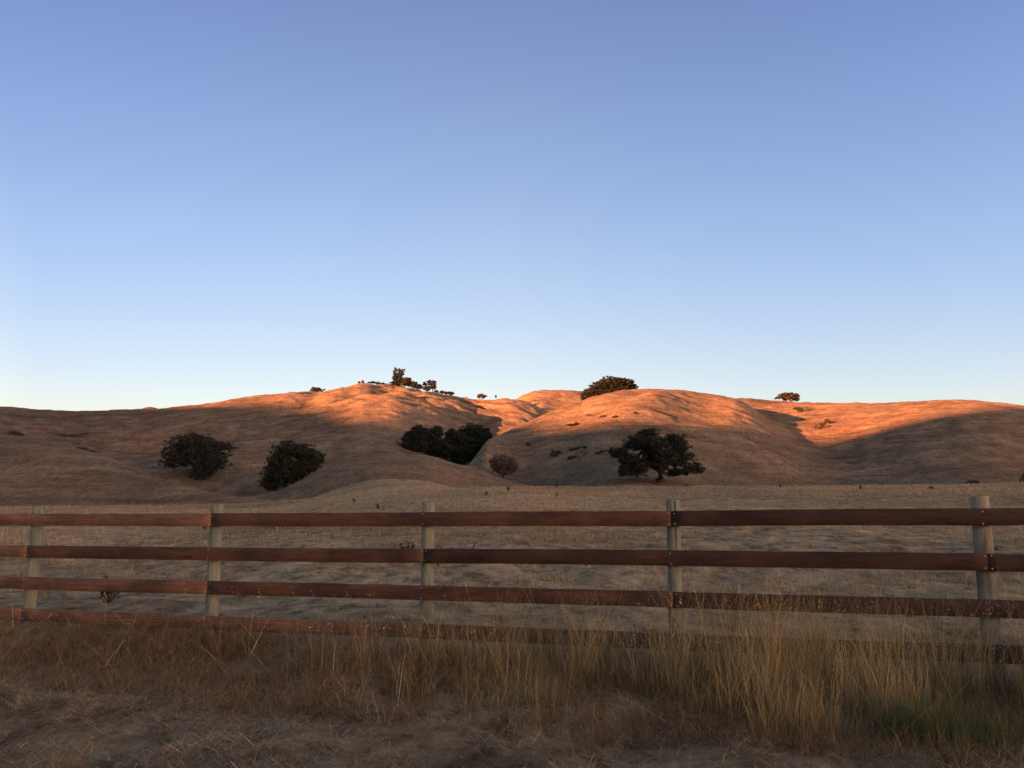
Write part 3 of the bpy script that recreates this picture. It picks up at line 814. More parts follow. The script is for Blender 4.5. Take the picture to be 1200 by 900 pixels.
def build_field_grass():
    parts = []
    # blades get wider and taller with distance bands so that each still covers about a pixel
    bands = [(8, 14, 60000, 0.035, 0.0035), (14, 25, 60000, 0.05, 0.006), (25, 45, 60000, 0.075, 0.012), (45, 80, 60000, 0.11, 0.022), (80, 175, 110000, 0.13, 0.036)]
    for (r0, r1, n, h, w) in bands:
        r = np.sqrt(RNG.uniform(r0 ** 2, r1 ** 2, n)); az = RNG.uniform(-0.62, 0.62, n)
        x, y = r * np.sin(az), r * np.cos(az)
        k = fence_side(x, y) > 0.15
        x, y, r = x[k], y[k], r[k]
        dens = fbm(x / 3.5, y / 6, 3, 91) + 0.5 * fbm(x / 0.9, y / 1.6, 2, 92)
        # a bare grazed band just behind the fence, golden tufts beyond it
        sd = fence_side(x, y)
        thr = -0.15 - 0.5 * sstep(14, 40, r) + 0.45 * sstep(4.5, 2.0, sd)
        k = (dens > thr) & (RNG.uniform(0, 1, len(r)) > sstep(125, 175, r)) & (terrain_h(x, y) < 6.5)
        x, y, r, dens, sd = x[k], y[k], r[k], dens[k], sd[k]; n = len(x)
        warm = fbm(x / 11, y / 16, 3, 95)[:, None] + 0.6 * fbm(x / 2.6, y / 3.4, 3, 96)[:, None]
        cols = tint(n, [3, 4, 1.5, 4, 3, 1.5], 0.28) * (1.0 + 0.36 * warm) * np.array([[0.98, 0.92, 0.86]])
        cols = cols * np.where(sd[:, None] < 3.5, np.array([[0.80, 0.82, 0.84]]), 1.0)
        H = h * RNG.uniform(0.5, 1.7, n) * (1 + 0.5 * np.clip(dens, 0, 1))
        H = H * (1 + 3.0 * np.clip(fbm(x / 2.2, y / 3.0, 2, 99) - 0.15, 0, 1) * (sd > 3.2) * (r < 34))
        lean = RNG.uniform(0.1, 1.3, n)
        parts.append(blades(roots(x, y), H, w * RNG.uniform(0.6, 1.4, n), RNG.uniform(0, 6.28, n), lean, cols, 2 if r0 > 20 else 3, 0.3, None, 0.8))
    # golden tufts, and dark trampled clods in the grazed strip
    nc = 2600
    x, y, t, s = scatter_strip(nc, 1.0, 26.0, -14, 30)
    k = (np.abs(x) < y * 0.68) & (fbm(x / 3.0, y / 2.2, 3, 98) > 0.05 + 0.5 * sstep(4.0, 2.0, s)); x, y, s = x[k], y[k], s[k]
    idx = np.repeat(np.arange(len(x)), 34); n = len(idx)
    sz = RNG.uniform(0.6, 1.5, len(x))[idx]; br = RNG.uniform(0.85, 1.35, (len(x), 1))[idx]
    bx = x[idx] + RNG.normal(0, 0.10, n) * sz; by = y[idx] + RNG.normal(0, 0.08, n) * sz
    cols = tint(n, [5, 3, 1, 5, 1, 3], 0.25) * br
    parts.append(blades(roots(bx, by), RNG.uniform(0.05, 0.17, n) * sz, RNG.uniform(0.004, 0.009, n), RNG.uniform(0, 6.28, n), np.abs(RNG.normal(0.5, 0.4, n)), cols, 3, 0.5, None, 0.7))
    nc = 420
    x, y, t, s = scatter_strip(nc, 0.6, 16.0, -8, 22)
    k = (np.abs(x) < y * 0.68) & (fbm(x / 1.5, y / 1.5, 2, 97) > 0.0); x, y = x[k], y[k]
    idx = np.repeat(np.arange(len(x)), 26); n = len(idx); sz = (RNG.uniform(0, 1, len(x)) ** 2 + 0.35)[idx]
    cols = np.array([[0.060, 0.046, 0.036]]) * RNG.uniform(0.6, 1.5, (n, 1))
    parts.append(blades(roots(x[idx] + RNG.normal(0, 0.07, n) * sz, y[idx] + RNG.normal(0, 0.05, n) * sz), RNG.uniform(0.02, 0.09, n) * sz, RNG.uniform(0.006, 0.02, n), RNG.uniform(0, 6.28, n), RNG.uniform(0.3, 1.5, n), cols, 2, 0.4, None, 0.9))
    v, q, c = join(parts)
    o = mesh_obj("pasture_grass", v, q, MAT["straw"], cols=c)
    tag(o, "short grazed dry grass covering the pasture behind the fence", "grass", kind="stuff")

# ------------------------------------------------------------------ trees
def tube(path, r0, r1, n=9, seed=0):
    P = np.array(path, float)
    # refine the path
    q = [P[0]]
    for a, b in zip(P[:-1], P[1:]):
        for k in (0.34, 0.67, 1.0): q.append(a + (b - a) * k)
    P = np.array(q)
    rg = np.random.default_rng(seed)
    m = len(P); rr = np.linspace(r0, r1, m)
    P[1:-1] += rg.normal(0, 1, (m - 2, 3)) * rr[1:-1, None] * 0.35
    V = []
    for i in range(m):
        d = P[min(i + 1, m - 1)] - P[max(i - 1, 0)]; d /= np.linalg.norm(d) + 1e-9
        up = np.array([0, 0, 1.0]) if abs(d[2]) < 0.9 else np.array([1.0, 0, 0])
        a = np.cross(d, up); a /= np.linalg.norm(a); b = np.cross(d, a)
        th = np.linspace(0, 2 * math.pi, n, endpoint=False)
        r = rr[i] * (1 + 0.12 * np.sin(3 * th + i))
        V.append(P[i] + r[:, None] * (np.cos(th)[:, None] * a + np.sin(th)[:, None] * b))
    V = np.concatenate(V)
    i = np.arange(m - 1)[:, None] * n + np.arange(n); j = np.arange(m - 1)[:, None] * n + (np.arange(n) + 1) % n
    return V, np.stack([i, j, j + n, i + n], -1).reshape(-1, 4)

def join2(parts):
    V, Q, o = [], [], 0
    for v, q in parts: V.append(v); Q.append(q + o); o += len(v)
    return np.concatenate(V), np.concatenate(Q)

def leaves(blobs, n, size, col, seed=0, gap=0.0, hollow=0.35, jit=0.28, clump=0.0, rough=1.0):
    """leaf faces through ellipsoids (cx,cy,cz,rx,ry,rz,weight)"""
    rg = np.random.default_rng(seed)
    B = np.array(blobs, float)
    vol = (B[:, 3] * B[:, 4] * B[:, 5]) ** 0.75 * B[:, 6]
    k = rg.choice(len(B), n, p=vol / vol.sum())
    d = rg.normal(0, 1, (n, 3)); d /= np.linalg.norm(d, axis=1)[:, None]
    rad = (hollow + (1 - hollow) * rg.uniform(0, 1, n) ** 0.55)
    # uneven surface
    bump_ = 1 + rough * 0.20 * np.sin(d[:, 0] * 5 + k * 1.7) * np.sin(d[:, 2] * 6 + k) + rough * 0.14 * np.sin(d[:, 1] * 9 + d[:, 2] * 7 + k * 2.3)
    p = B[k, :3] + d * B[k, 3:6] * (rad * bump_)[:, None]
    if clump > 0:                                 # gather the leaves into sprays with gaps between them
        per = 26
        nc = max(8, n // per)
        ci = rg.integers(0, n, nc)
        centre, ck = p[ci], k[ci]
        keepc = rg.uniform(0, 1, nc) > gap
        shc = rg.uniform(0, 1, nc)
        pick = rg.integers(0, nc, n)
        pick = pick[keepc[pick]]
        g3 = rg.normal(0, 1, (len(pick), 3)) * np.array([1, 1, 0.62])
        loose = rg.uniform(0, 1, len(pick)) < 0.12
        p = np.where(loose[:, None], p[:len(pick)], centre[pick] + g3 * clump * 0.30)
        sh = shc[pick]
        k = ck[pick]
    else: sh = rg.uniform(0, 1, len(p))
    n = len(p)
    # a pointed four-sided leaf spray, random facing
    a = rg.normal(0, 1, (n, 3)); a /= np.linalg.norm(a, axis=1)[:, None]
    b = np.cross(a, rg.normal(0, 1, (n, 3))); b /= np.linalg.norm(b, axis=1)[:, None] + 1e-9
    s = size * rg.uniform(0.5, 1.4, n)[:, None]
    V = np.stack([p - a * s, p + b * s * 0.55, p + a * s, p - b * s * 0.5], 1).reshape(-1, 3)
    q = np.arange(n * 4).reshape(-1, 4)
    c = np.array(col)[None] * ((0.65 + 0.7 * sh) * (1 + rg.normal(0, jit, n)).clip(0.4, 1.9))[:, None]
    c = c * (1 + 0.25 * rg.uniform(-1, 1, (n, 1)) * np.array([[1, 0.3, -0.2]]))
    return V, q, np.repeat(c, 4, 0)

def px_tree(name, label, cat, base, r, blobs_px, limbs_px, zoom, n, leaf, col, group=None, trunk_w=0.35, gap=0.12, clump=0.9,
            depth=0.85, seed=0, hollow=0.3, sink=0.1, rough=1.0, part="crown", bark="bark", zfix=None, rmin=None):
    """A tree whose crown lobes and limbs are measured off the photo (zoomed pixels), then built at its real size.
    base: photo pixel of the trunk foot; blobs (cx,cy,rx,ry[,weight]); limbs [[(x,y)...], r0, r1]"""
    ox, oy, sc = zoom
    dx, dy, dz = [float(v) for v in ray(*base)]
    if rmin is not None: r = hit_range(base[0], base[1], rmin)
    bx, by = dx * r, dy * r
    bz = float(terrain_h(np.array([bx]), np.array([by]))[0]) if zfix is None else zfix
    if PROBE: print("TREE %s base px %s r %.0f terrain py err %.1f" % (name, base, r, ((bz - EYE) / r - dz) * F))
    m = r / F                                     # metres per photo pixel
    root = empty(name, (bx, by, bz - sink))
    tag(root, label, cat, group)
    rg = np.random.default_rng(seed + 100)
    up = EYE + dz * r - bz                         # lift of the photographed foot over the ground there
    f = lambda x, y: ((ox + x / sc - base[0]) * m, -(oy + y / sc - base[1]) * m + sink + up)
    blobs = []
    xs = [f(b[0], b[1])[0] for b in blobs_px]
    half = (max(xs) - min(xs)) / 2 + 1e-3
    cxm = (max(xs) + min(xs)) / 2
    for b in blobs_px:
        X, Z = f(b[0], b[1]); rx, rz = b[2] / sc * m, b[3] / sc * m
        w = b[4] if len(b) > 4 else 1.0
        chord = half * depth * math.sqrt(max(0.0, 1 - ((X - cxm) / (half + rx)) ** 2))
        yo = rg.uniform(-0.25, 0.25) * chord
        blobs.append((X, yo, Z, rx, max(rx, rz) * 0.95, rz, w))
        if chord > rx * 0.8:
            for sgn in (-1, 1):
                blobs.append((X + rg.uniform(-.2, .2) * rx, sgn * chord * 0.62, Z - 0.10 * rz, rx * 0.85, chord * 0.45, rz * 0.82, w))
    v, q, c = leaves(blobs, n, leaf, col, seed, gap, hollow, 0.28, clump, rough)
    mesh_obj(part, v, q, MAT["leaf"], root, cols=c)
    if limbs_px:
        tb = []
        for li, (pts, r0, r1) in enumerate(limbs_px):
            path = []
            yo = 0.0
            for pi, pnt in enumerate(pts):
                X, Z = f(*pnt)
                if li > 0 and pi > 0: yo += rg.uniform(-0.5, 0.5) * half * 0.35
                path.append((X, yo, -0.3 if (li == 0 and pi == 0) else Z))
            tb.append(tube(path, r0, r1, 9, seed + li))
        v, q = join2(tb)
        mesh_obj("trunk", v, q, MAT[bark], root, smooth=True)
    return root

PROBE = False
LEAF = (0.026, 0.030, 0.018)
def build_trees():
    # big oak on the flat, right of centre
    px_tree("oak_tree", "large spreading oak with gnarled leaning trunk standing alone on the flat pasture", "tree", (772, 567), 130,
        [(530,165,100,50),(430,250,150,80),(240,345,105,55),(330,440,110,100),(430,490,110,95),(590,300,150,110),(780,235,130,60),
         (850,300,75,80),(600,420,120,80),(820,440,90,70,0.45),(780,540,80,38),(905,520,55,60,0.8),(990,500,58,70),(700,390,90,70,0.7),(310,540,80,50),(180,370,50,30,0.7),(900,400,60,50,0.5)],
        [([(620,665),(650,590),(650,510),(610,420)], 0.85, 0.45), ([(650,540),(560,480),(450,420),(330,380)], 0.42, 0.12),
         ([(660,520),(720,450),(830,400),(950,420),(990,480)], 0.42, 0.10), ([(640,470),(600,330),(540,220)], 0.34, 0.08),
         ([(650,470),(730,330),(800,250)], 0.32, 0.08), ([(700,460),(790,470),(860,520)], 0.2, 0.05), ([(590,470),(480,500),(380,510)], 0.22, 0.05)],
        (700, 490, 8.571), 42000, 0.17, (0.022, 0.025, 0.016), seed=1, gap=0.10, clump=0.80, rmin=100, hollow=0.15)
    # oak up in the left gully, grey and open
    px_tree("oak_tree", "greyish open-crowned oak with forked trunk in the gully, leftmost tree on the hillside", "tree", (238, 562), 190,
        [(260,110,120,55),(150,160,75,60),(100,220,45,55),(330,150,90,70),(440,140,45,28),(390,210,70,60),(230,190,110,60,0.7),(330,240,90,60),(310,300,70,45,0.8),(180,230,60,30,0.6)],
        [([(310,345),(275,300),(262,260)], 0.8, 0.55), ([(262,270),(225,225),(170,190)], 0.4, 0.1), ([(265,270),(290,200),(290,120)], 0.4, 0.1), ([(290,300),(350,250),(400,200)], 0.35, 0.08)],
        (180, 500, 5.4545), 45000, 0.24, (0.026, 0.034, 0.026), seed=2, gap=0.12, clump=1.0, rmin=170)
    px_tree("oak_tree", "dense dark rounded oak leaning over the grassy slope, left of the central hump", "tree", (346, 573), 182,
        [(880,160,100,55),(800,220,80,60),(760,300,65,60),(740,370,50,40),(960,180,70,60),(1040,210,50,45),(880,270,110,70),(990,260,70,45),(850,330,80,35),(820,370,30,20,0.6)],
        [([(940,355),(955,330),(930,290)], 0.7, 0.45), ([(790,400),(800,350),(820,300)], 0.3, 0.15), ([(940,300),(1000,240),(1040,220)], 0.3, 0.08), ([(935,300),(870,250),(830,210)], 0.3, 0.08)],
        (180, 500, 5.4545), 45000, 0.24, (0.024, 0.028, 0.018), seed=3, gap=0.06, clump=0.95, rmin=160)
    # grove in the ravine between the hump and the right-hand hill
    z = (450, 485, 7.0588)
    grp = "dark trees of the ravine grove"
    gr = [("leftmost low dome-shaped tree of the dark grove in the ravine", (492, 531), 215, [(230,220,70,75),(290,170,70,60),(190,270,40,35),(290,260,70,50)], 6000),
          ("tree with a ragged pointed top, second from the left in the ravine grove", (512, 535), 222, [(440,150,40,45),(390,190,70,60),(350,230,60,60),(420,260,70,60)], 6000),
          ("lower rounded tree in front of the middle of the ravine grove", (524, 541), 208, [(450,260,80,60),(420,310,60,35),(520,310,60,50)], 5500),
          ("dull brownish-green tree in the middle notch of the ravine grove", (535, 543), 218, [(560,170,50,35),(590,210,80,55),(560,290,70,60),(600,340,60,50)], 6500),
          ("tallest tree of the ravine grove, with a broad upright crown at its right end", (555, 543), 222, [(740,130,85,50),(700,190,90,70),(820,170,60,60),(860,210,40,45),(760,260,110,70),(700,320,90,60)], 11000),
          ("narrow tree filling the bottom of the ravine at the foot of the grove", (545, 547), 205, [(650,350,50,45),(650,400,25,28),(700,310,50,50),(610,370,30,30)], 4500)]
    for k, (lab, base, r, bl, n) in enumerate(gr):
        px_tree("bay_tree", lab, "tree", base, r, bl, [([((base[0]-450)*7.06, (base[1]-485)*7.06), ((base[0]-450)*7.06+6, bl[0][1]+60)], 0.4, 0.15)],
                z, int(n * 3), 0.30, (0.019 + 0.004 * (k == 3), 0.026, 0.0175 - 0.002 * (k == 3)), group=grp, seed=20 + k, gap=0.02, clump=1.1, depth=0.8, hollow=0.45, rmin=[215, 222, 205, 215, 205, 200][k])
    # leafless-looking rounded shrub
    px_tree("round_shrub", "brownish grey twiggy round shrub at the foot of the hill, right of the ravine grove", "shrub", (590, 560), 178,
        [(990,400,110,60),(1050,430,60,60),(930,420,60,55),(1000,470,70,45)],
        [([(985,520),(985,470),(960,420)], 0.14, 0.05), ([(985,520),(1010,460),(1050,410)], 0.14, 0.05)],
        z, 16000, 0.13, (0.130, 0.092, 0.074), seed=41, gap=0.12, clump=0.7, hollow=0.3, part="twigs", rmin=150)
    # skyline: broad dome behind the hump
    px_tree("bay_tree", "broad dome-shaped dark tree rising behind the sunlit hump on the skyline", "tree", (712, 466), 392,
        [(930,60,90,48),(850,90,70,50),(780,130,55,40),(1020,60,80,42),(1080,90,45,30),(960,110,110,50),(870,140,80,40),(750,160,25,20)],
        [([(915,160),(915,110)], 0.7, 0.5)], (560, 440, 6.0), 60000, 0.32, (0.014, 0.018, 0.009), seed=50, gap=0.0, clump=0.8, hollow=0.55, rough=0.4)
    # small oak pair on the right-hand skyline
    px_tree("oak_tree", "small oak with gaps under its crown on the right-hand skyline", "tree", (923, 470.5), 436,
        [(330,160,45,24),(270,185,32,12,0.7),(390,165,42,28),(445,170,30,32),(465,195,14,22),(360,190,30,14,0.7)],
        [([(400,222),(398,205),(395,180)], 0.4, 0.15), ([(400,215),(430,200),(455,180)], 0.3, 0.15), ([(400,215),(365,200),(340,180)], 0.3, 0.15)],
        (880, 445, 8.571), 7000, 0.36, (0.036, 0.033, 0.020), seed=51, gap=0.12, clump=1.0)
    # hilltop group
    z = (410, 420, 8.571)
    def conifer(label, base, r, cx, top, w, seed, bare=0.0):
        bl = []
        h = (base[1] - 420) * 8.571 - top
        for i in range(9):
            k = i / 8
            bl.append((cx + 6 * math.sin(i * 2.3), top + 6 + h * 0.92 * k, w * (0.22 + 0.9 * k ** 0.7) * (1 + .2 * math.sin(i * 1.9)), h * 0.075))
        px_tree("conifer_tree", label, "tree", base, r, bl, [([(cx, base[1]*8.571-420*8.571), (cx, top + 12)], 0.4, 0.08)], z, 4500, 0.34,
                (0.022, 0.024, 0.015), group="pair of tall conifers on the hilltop", seed=seed, gap=0.10, clump=0.9, depth=0.9)
    conifer("tall pointed conifer, left of the pair on top of the hill", (463, 452.0), 477, 455, 92, 34, 60)
    px_tree("conifer_tree", "tall conifer with a ragged leaning crown, right of the pair on top of the hill", "tree", (469, 453.0), 477,
        [(500,115,16,20),(525,125,26,26),(520,150,28,22),(500,170,26,26),(505,205,34,28),(500,240,36,28)],
        [([(500,278),(500,200),(515,130)], 0.4, 0.1)], z, 4500, 0.34, (0.024, 0.025, 0.016), group="pair of tall conifers on the hilltop", seed=61, gap=0.12, clump=0.9)
    hill_tr = [("olive-brown rounded tree directly right of the hilltop conifers", (474, 454), 476, [(535,250,34,28),(555,215,24,24)], (0.045, 0.038, 0.022)),
               ("dark rounded tree, second right of the hilltop conifers", (479.5, 455), 477, [(590,215,26,24),(590,250,32,28)], (0.017, 0.020, 0.013)),
               ("small spiky tree in the middle of the hilltop row", (485, 456), 477, [(632,245,18,20),(655,250,18,20),(640,275,34,20)], (0.025, 0.027, 0.017)),
               ("low dark bush in the dip of the hilltop row", (492, 458.5), 476, [(700,285,28,24),(675,285,22,18)], (0.014, 0.017, 0.012)),
               ("upright tree with twin tops near the right end of the hilltop row", (500, 459), 475, [(748,255,24,26),(770,300,36,30),(800,240,24,26),(800,285,30,34)], (0.018, 0.022, 0.015)),
               ("rightmost tall tree of the hilltop row, its stem clear of the others", (507, 459.5), 475, [(842,245,20,28),(838,285,28,30)], (0.022, 0.024, 0.016))]
    for k, (lab, base, r, bl, col) in enumerate(hill_tr):
        px_tree("hilltop_tree", lab, "tree", base, r, bl, [([((base[0]-410)*8.571, (base[1]-420)*8.571), ((base[0]-410)*8.571, bl[0][1])], 0.3, 0.1)],
                z, 2600, 0.36, col, group="row of trees on the hilltop", seed=70 + k, gap=0.08, clump=0.9)
    shr = [("low shrub at the left of the hilltop shrub line", (512, 461.5), 476, [(865,335,22,12)]), ("longest low shrub on the falling skyline", (520, 462.5), 476, [(930,340,38,17),(965,348,30,14)]),
           ("rounded end shrub of the hilltop shrub line", (529, 464), 477, [(1015,350,28,17)])]
    for k, (lab, base, r, bl) in enumerate(shr):
        px_tree("hilltop_shrub", lab, "shrub", base, r, bl, None, z, 900, 0.34, (0.018, 0.019, 0.014), group="low shrubs on the falling skyline", seed=80 + k, gap=0.0, clump=0.8, part="foliage")
    px_tree("hedge", "long low dark hedge along the hilltop, left of the conifers", "hedge", (445, 450), 482, [(190,243,22,7),(230,243,30,8),(280,250,30,9),(330,256,30,9),(385,262,30,9),(290,238,6,10)], None, z, 2400, 0.30, (0.024, 0.021, 0.015), seed=84, gap=0.0, clump=0.7, depth=0.12, part="foliage")
    for k, (lab, base, bl) in enumerate([("tiny dark bush standing on the left shoulder of the hilltop", (421, 450), [(93,243,9,13)]), ("slightly taller tiny dark bush beside the hedge on the hilltop", (425.5, 449.5), [(129,238,11,14)])]):
        px_tree("small_bush", lab, "bush", base, 481, bl, [([((base[0]-410)*8.571, (base[1]-420)*8.571), (bl[0][0], bl[0][1])], 0.12, 0.06)], z, 500, 0.30, (0.030, 0.028, 0.020), group="two tiny bushes on the hilltop", seed=86 + k, gap=0, clump=0.6)
    z = (400, 415, 5.4545)
    px_tree("small_tree", "small flat-topped tree on the skyline saddle, right of the hilltop row", "tree", (564.5, 467.5), 481, [(895,262,20,9),(910,272,18,9),(880,272,14,8)], [([(898,286),(898,268)], 0.3, 0.15)], z, 1600, 0.40, (0.034, 0.037, 0.024), seed=90, gap=0.1, clump=0.9)
    px_tree("small_bush", "very small lone sapling on the skyline saddle beside the flat-topped tree", "bush", (581, 469), 486, [(988,270,5,7)], [([(988,290),(988,270)], 0.12, 0.06)], z, 300, 0.30, (0.040, 0.042, 0.034), seed=91, gap=0, clump=0.5)
    z = (280, 420, 5.0)
    px_tree("dark_bush", "dark rounded bush on the skyline, left of the sunlit hilltop", "bush", (372, 460), 470, [(450,183,32,10),(470,190,26,11),(435,190,20,8)], None, z, 1500, 0.36, (0.034, 0.028, 0.020), seed=92, gap=0.0, clump=0.9, part="foliage")
    # shrubs on the slopes
    z = (620, 500, 12.0)
    sl = [("largest dark shrub on the shaded slope, left of the oak", (650, 535), 232, [(360,365,70,35),(420,360,50,22),(330,400,70,30,0.7)]),
          ("small dark shrub just below and right of the largest slope shrub", (669, 538), 228, [(600,445,55,28),(640,432,40,18)]),
          ("tiny dark shrub at the left of the line on the upper shaded slope", (669.5, 528), 240, [(595,325,28,10)]),
          ("wider tiny dark shrub in the middle of the line on the upper shaded slope", (677, 526.5), 242, [(660,312,28,11),(705,302,32,13)]),
          ("rightmost tiny dark shrub of the line on the upper shaded slope", (686, 525), 244, [(785,290,18,8),(812,293,16,8)]),
          ("flat scrubby patch right of the line of tiny slope shrubs", (703, 531), 238, [(1000,370,80,12),(1060,345,60,12)]),
          ("small faint shrub on the slope above the round twiggy shrub", (619, 523), 238, [(-10,250,22,16)])]
    for k, (lab, base, r, bl) in enumerate(sl):
        px_tree("slope_shrub", lab, "shrub", base, r, bl, None, z, 2200, 0.13, (0.060, 0.052, 0.036), group="dark shrubs on the shaded slope", seed=100 + k, gap=0.05, clump=0.5, part="foliage", sink=0.15, rmin=150)
    z = (0, 480, 8.571)
    sl = [("dark low shrub at the far left edge of the hillside", (20, 510), 245, [(150,235,50,16),(190,250,40,14)]), ("longest dark scrub streak across the left hillside gully", (82, 512), 262, [(600,240,50,9),(700,262,60,14),(790,250,60,10),(850,242,40,6)]),
          ("grey-green scrub low in the crease of the left hillside", (104, 531), 215, [(830,395,60,12),(920,425,55,12),(780,355,40,8,0.6)])]
    for k, (lab, base, r, bl) in enumerate(sl):
        px_tree("gully_scrub", lab, "shrub", base, r, bl, None, z, 2600, 0.15, (0.070, 0.060, 0.045), group="scrub in the left gully", seed=110 + k, gap=0.05, clump=0.5, part="foliage", depth=0.4, rmin=200)
    z = (880, 445, 8.571)
    for k, (lab, base, bl) in enumerate([("dark bush in the sunlit hollow below the skyline oak", (969, 496), [(765,415,24,17)]), ("wider dark scrub beside the bush in the sunlit hollow", (960, 502), [(690,480,50,20),(720,450,26,16)]),
                                        ("dark brush at the edge of the shade under the skyline oak", (938, 483), [(495,300,32,20),(450,290,20,12)])]):
        px_tree("slope_shrub", lab, "shrub", base, 385 if k < 2 else 405, bl, None, z, 1500, 0.22, (0.055, 0.042, 0.028), group="brush in the sunlit hollow", seed=120 + k, gap=0, clump=0.6, part="foliage", rmin=200)
    z = (560, 440, 6.0)  # dark leaf clumps stand in for shadowed slumps of this slope
    for k, (lab, base, bl) in enumerate([("dark clump for a shadowed slump high on the sunlit hump", (707, 489), [(890,290,30,10),(865,315,16,10)]), ("low clump for a shadowed slump at the shade edge of the hump", (670, 499), [(650,348,42,7),(690,338,22,7)]),
                                        ("small dark clump right of the high slump clump on the sunlit hump", (721, 489), [(965,292,16,8)]), ("single dark tuft near the top of the sunlit hump", (745, 485), [(1110,266,10,8)]),
                                        ("scattered dark clumps upper left on the sunlit hump", (689, 487), [(780,283,22,6)])]):
        px_tree("slope_shrub", lab, "shrub", base, 318, bl, None, z, 600, 0.22, (0.050, 0.032, 0.020), group="clumps for shadowed slumps on the sunlit hump", seed=130 + k, gap=0, clump=0.5, part="foliage", depth=0.5, rmin=170)

# ------------------------------------------------------------------ weeds standing in the pasture
def build_weeds():
    def weed(label, px, py_base, r, h, stems, seed, group=None, spread=0.35, name="dried_weed"):
        dx, dy, _ = [float(v) for v in ray(px, py_base)]
        x, y = dx * r, dy * r
        z = float(terrain_h(np.array([x]), np.array([y]))[0])
        root = empty(name, (x, y, z)); tag(root, label, "weed", group)
        rg = np.random.default_rng(seed)
        tb = []; hd = []
        for s in range(stems):
            a = rg.uniform(0, 6.28); l = rg.uniform(0.0, spread) * h; hh = h * rg.uniform(0.6, 1.0)
            tip = np.array([math.cos(a) * l, math.sin(a) * l, hh])
            tb.append(tube([(0, 0, -0.02), (tip[0] * 0.4, tip[1] * 0.4, hh * 0.5), tuple(tip)], 0.006 + 0.0004 * r, 0.003 + 0.0002 * r, 5, seed + s))
            for q in range(8):
                k = rg.uniform(0.35, 1.0)
                p = tip * np.array([k ** 1.2, k ** 1.2, k]) + rg.normal(0, 0.02 + 0.02 * h, 3)
                hd.append((p[0], p[1], p[2], 0.012 + 0.0005 * r, 0.012 + 0.0005 * r, 0.018 + 0.0008 * r, 1.0))
        v, q = join2(tb); mesh_obj("stem", v, q, MAT["weed"], root)
        v, q, c = leaves(hd, 70 * stems, 0.008 + 0.0005 * r, (0.060, 0.036, 0.028), seed)
        mesh_obj("foliage", v, q, MAT["leaf"], root, cols=c)  # seed heads of the weed, made from leaf sprays
    MAT["weed"] = mat_flat("dead_stem", (0.045, 0.030, 0.022), (0.085, 0.055, 0.040), 20)
    weed("bushy dark dead weed just left of the middle fence post", 480, 640, 17, 0.36, 7, 1, spread=0.6)
    weed("thin dark weed stalk touching the right side of the middle fence post", 514, 640, 15.5, 0.36, 3, 2)
    weed("taller dried weed stalk a little right of the middle fence post", 554, 639, 16.5, 0.30, 2, 3, spread=0.2)
    weed("short dried weed stalk beside the taller one right of the middle post", 545, 640, 16.5, 0.22, 1, 4, spread=0.2)
    weed("dark weed seen below the second rail, right of the middle post", 514, 674, 11.5, 0.22, 2, 5, spread=0.3)
    weed("branching dried weed behind the left fence bay, below the second rail", 130, 680, 12.2, 0.34, 7, 6, spread=0.7)
    weed("spiky dark weed poking above the top rail left of the second post", 241, 604, 33, 0.42, 5, 7, spread=0.6)
    g = "far dried stalks above the top rail"
    for k, (px, r, h) in enumerate([(318, 40, .30), (333, 38, .42), (336, 38, .36), (415, 60, .4), (443, 44, .35), (186, 42, .28), (140, 42, .25), (570, 52, .4), (596, 60, .35), (652, 84, .55), (653, 50, .3), (1010, 64, .3), (916, 70, .3)]):
        weed("small dark dried weed stalk standing in the far pasture above the top rail", px, 598, r, h, 2, 20 + k, g, 0.3)

def low_mounds():
    """dark cattle-trodden clumps and one stand-in for animal legs at the right edge"""
    specs = [(1141, 574, 95, 1.3, 0.34, "flat dark brown clump in the far pasture near the right-hand post"), (803, 574.5, 98, 1.0, 0.30, "small dark clump in the pasture right of the big oak"),
             (755, 574, 96, 2.6, 0.18, "long low dark clump in the pasture below the big oak"), (1092, 583, 68, 0.3, 0.15, "tiny dark clump in the right half of the pasture")]
    for k, (px, py, r, w, h, lab) in enumerate(specs):
        dx, dy, _ = [float(v) for v in ray(px, py)]
        x, y = dx * r, dy * r; z = float(terrain_h(np.array([x]), np.array([y]))[0])
        root = empty("weed_clump", (x, y, z)); tag(root, lab, "weed clump")
        v, q, c = leaves([(0, 0, 0.0, w / 2, w / 2.5, h, 1), (w * .2, 0, h * .2, w / 4, w / 4, h, 1)], 900, 0.09, (0.075, 0.050, 0.034), 200 + k)
        mesh_obj("foliage", v, q, MAT["leaf"], root, cols=c)
    dx, dy, _ = [float(v) for v in ray(1198.5, 571)]; r = 92; x, y = dx * r, dy * r; z = float(terrain_h(np.array([x]), np.array([y]))[0])  # dark tubes standing in for the hind legs of a grazing animal
    root = empty("animal_legs", (x, y, z)); tag(root, "dark stand-in for the hind legs of an animal, half cut off by the right edge", "animal")
    v, q = join2([tube([(-.28, 0, -.1), (-.05, 0, .45), (.35, .1, .9)], .16, .09, 8, 5), tube([(.3, 0, -.1), (.30, 0, .5), (.4, .1, 1.0)], .2, .12, 8, 6)])
    mesh_obj("trunk", v, q, MAT["bark"], root, smooth=True)

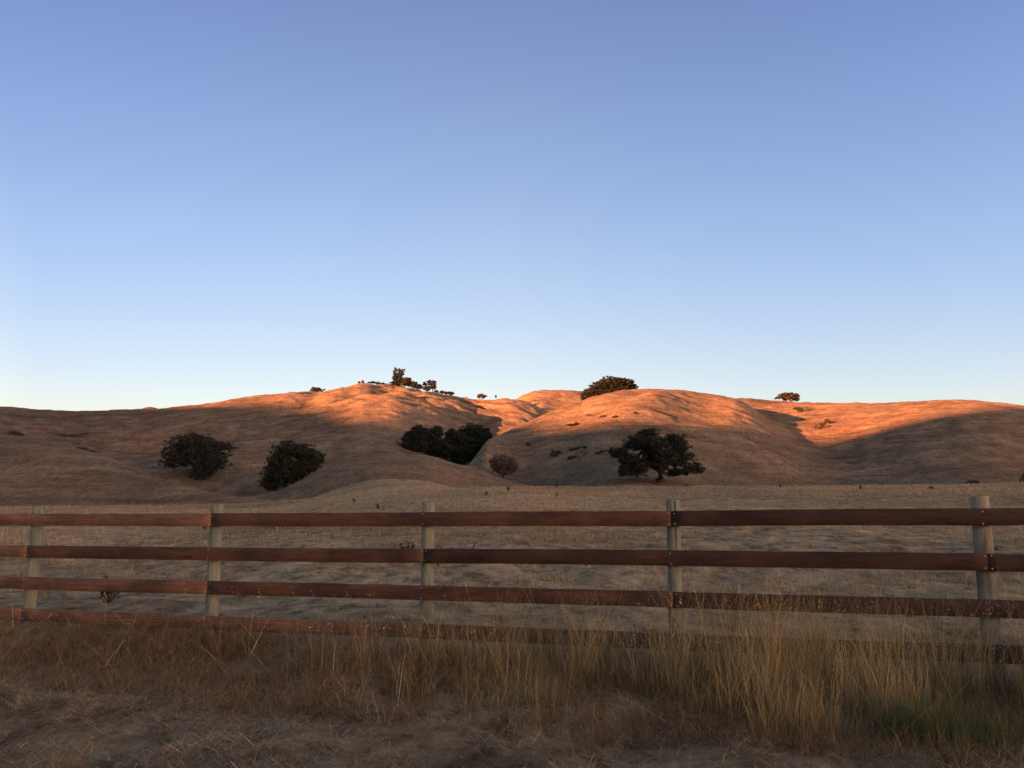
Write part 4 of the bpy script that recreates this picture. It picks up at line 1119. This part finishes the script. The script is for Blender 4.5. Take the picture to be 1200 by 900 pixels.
# ------------------------------------------------------------------ light and sky
def build_light():
    w = bpy.data.worlds.new("World"); scene.world = w; w.use_nodes = True
    nt = w.node_tree; nt.nodes.clear()
    out = nt.nodes.new("ShaderNodeOutputWorld"); bg = nt.nodes.new("ShaderNodeBackground")
    sky = nt.nodes.new("ShaderNodeTexSky"); sky.sky_type = 'NISHITA'; sky.sun_disc = False
    sky.sun_elevation = R(SUN_EL)
    # direction to the sun: (-LX,-LY); Nishita rotation 0 = +Y, clockwise
    sky.sun_rotation = (-math.atan2(-LX, -LY)) % (2 * math.pi)
    sky.altitude = 100; sky.air_density = 1.0; sky.dust_density = 0.6; sky.ozone_density = 2.0
    tcw = nt.nodes.new("ShaderNodeTexCoord"); sp = nt.nodes.new("ShaderNodeSeparateXYZ")
    nt.links.new(tcw.outputs["Generated"], sp.inputs[0])
    grade = ramp(nt, sp.outputs[2], [(0.0, (0.92, 0.65, 0.62)), (0.12, (0.955, 0.685, 0.635)), (0.30, (0.905, 0.685, 0.69)), (0.42, (0.845, 0.65, 0.70)), (0.58, (0.75, 0.565, 0.665)), (1.0, (0.74, 0.56, 0.65))])
    cc = mix(nt, sky.outputs[0], grade, 1.0, 'MULTIPLY')
    mr = nt.nodes.new("ShaderNodeMapRange"); nt.links.new(sp.outputs[0], mr.inputs[0])
    mr.inputs[1].default_value = -1; mr.inputs[2].default_value = 1
    side = ramp(nt, mr.outputs[0], [(0.0, (1.25, 1.05, 0.85)), (0.17, (0.85, 0.80, 0.76)), (0.25, (0.675, 0.70, 0.79)), (0.5, (0.97, 0.97, 1.0)), (0.75, (1.05, 1.12, 1.27)), (1.0, (1.0, 1.08, 1.25))])
    cc = mix(nt, cc, side, 1.0, 'MULTIPLY')
    # warm afterglow boost added to the western half of the sky, behind the camera
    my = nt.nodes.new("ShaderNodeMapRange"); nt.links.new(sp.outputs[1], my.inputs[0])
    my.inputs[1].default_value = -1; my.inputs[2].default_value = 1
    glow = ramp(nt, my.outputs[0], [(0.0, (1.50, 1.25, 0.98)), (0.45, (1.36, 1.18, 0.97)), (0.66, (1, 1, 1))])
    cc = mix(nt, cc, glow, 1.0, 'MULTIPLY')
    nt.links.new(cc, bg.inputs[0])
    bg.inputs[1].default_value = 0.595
    nt.links.new(bg.outputs[0], out.inputs[0])
    l = bpy.data.lights.new("sun", 'SUN'); l.energy = 37.0; l.angle = R(0.5); l.color = (1.0, 0.335, 0.14)
    o = bpy.data.objects.new("sun", l); COL.objects.link(o)
    d = Vector((LX * math.cos(R(SUN_EL)), LY * math.cos(R(SUN_EL)), -math.sin(R(SUN_EL))))
    o.rotation_euler = d.to_track_quat('-Z', 'Y').to_euler()
    o.location = (-60, -40, 40)

scene.view_settings.view_transform = 'Standard'
scene.view_settings.look = 'None'
scene.view_settings.exposure = 0
scene.view_settings.gamma = 1

fit_skyline()
GRID = build_ground()
build_light()
build_fence()
build_trees()
build_weeds()
low_mounds()
build_tall_grass()
build_litter()
build_field_grass()
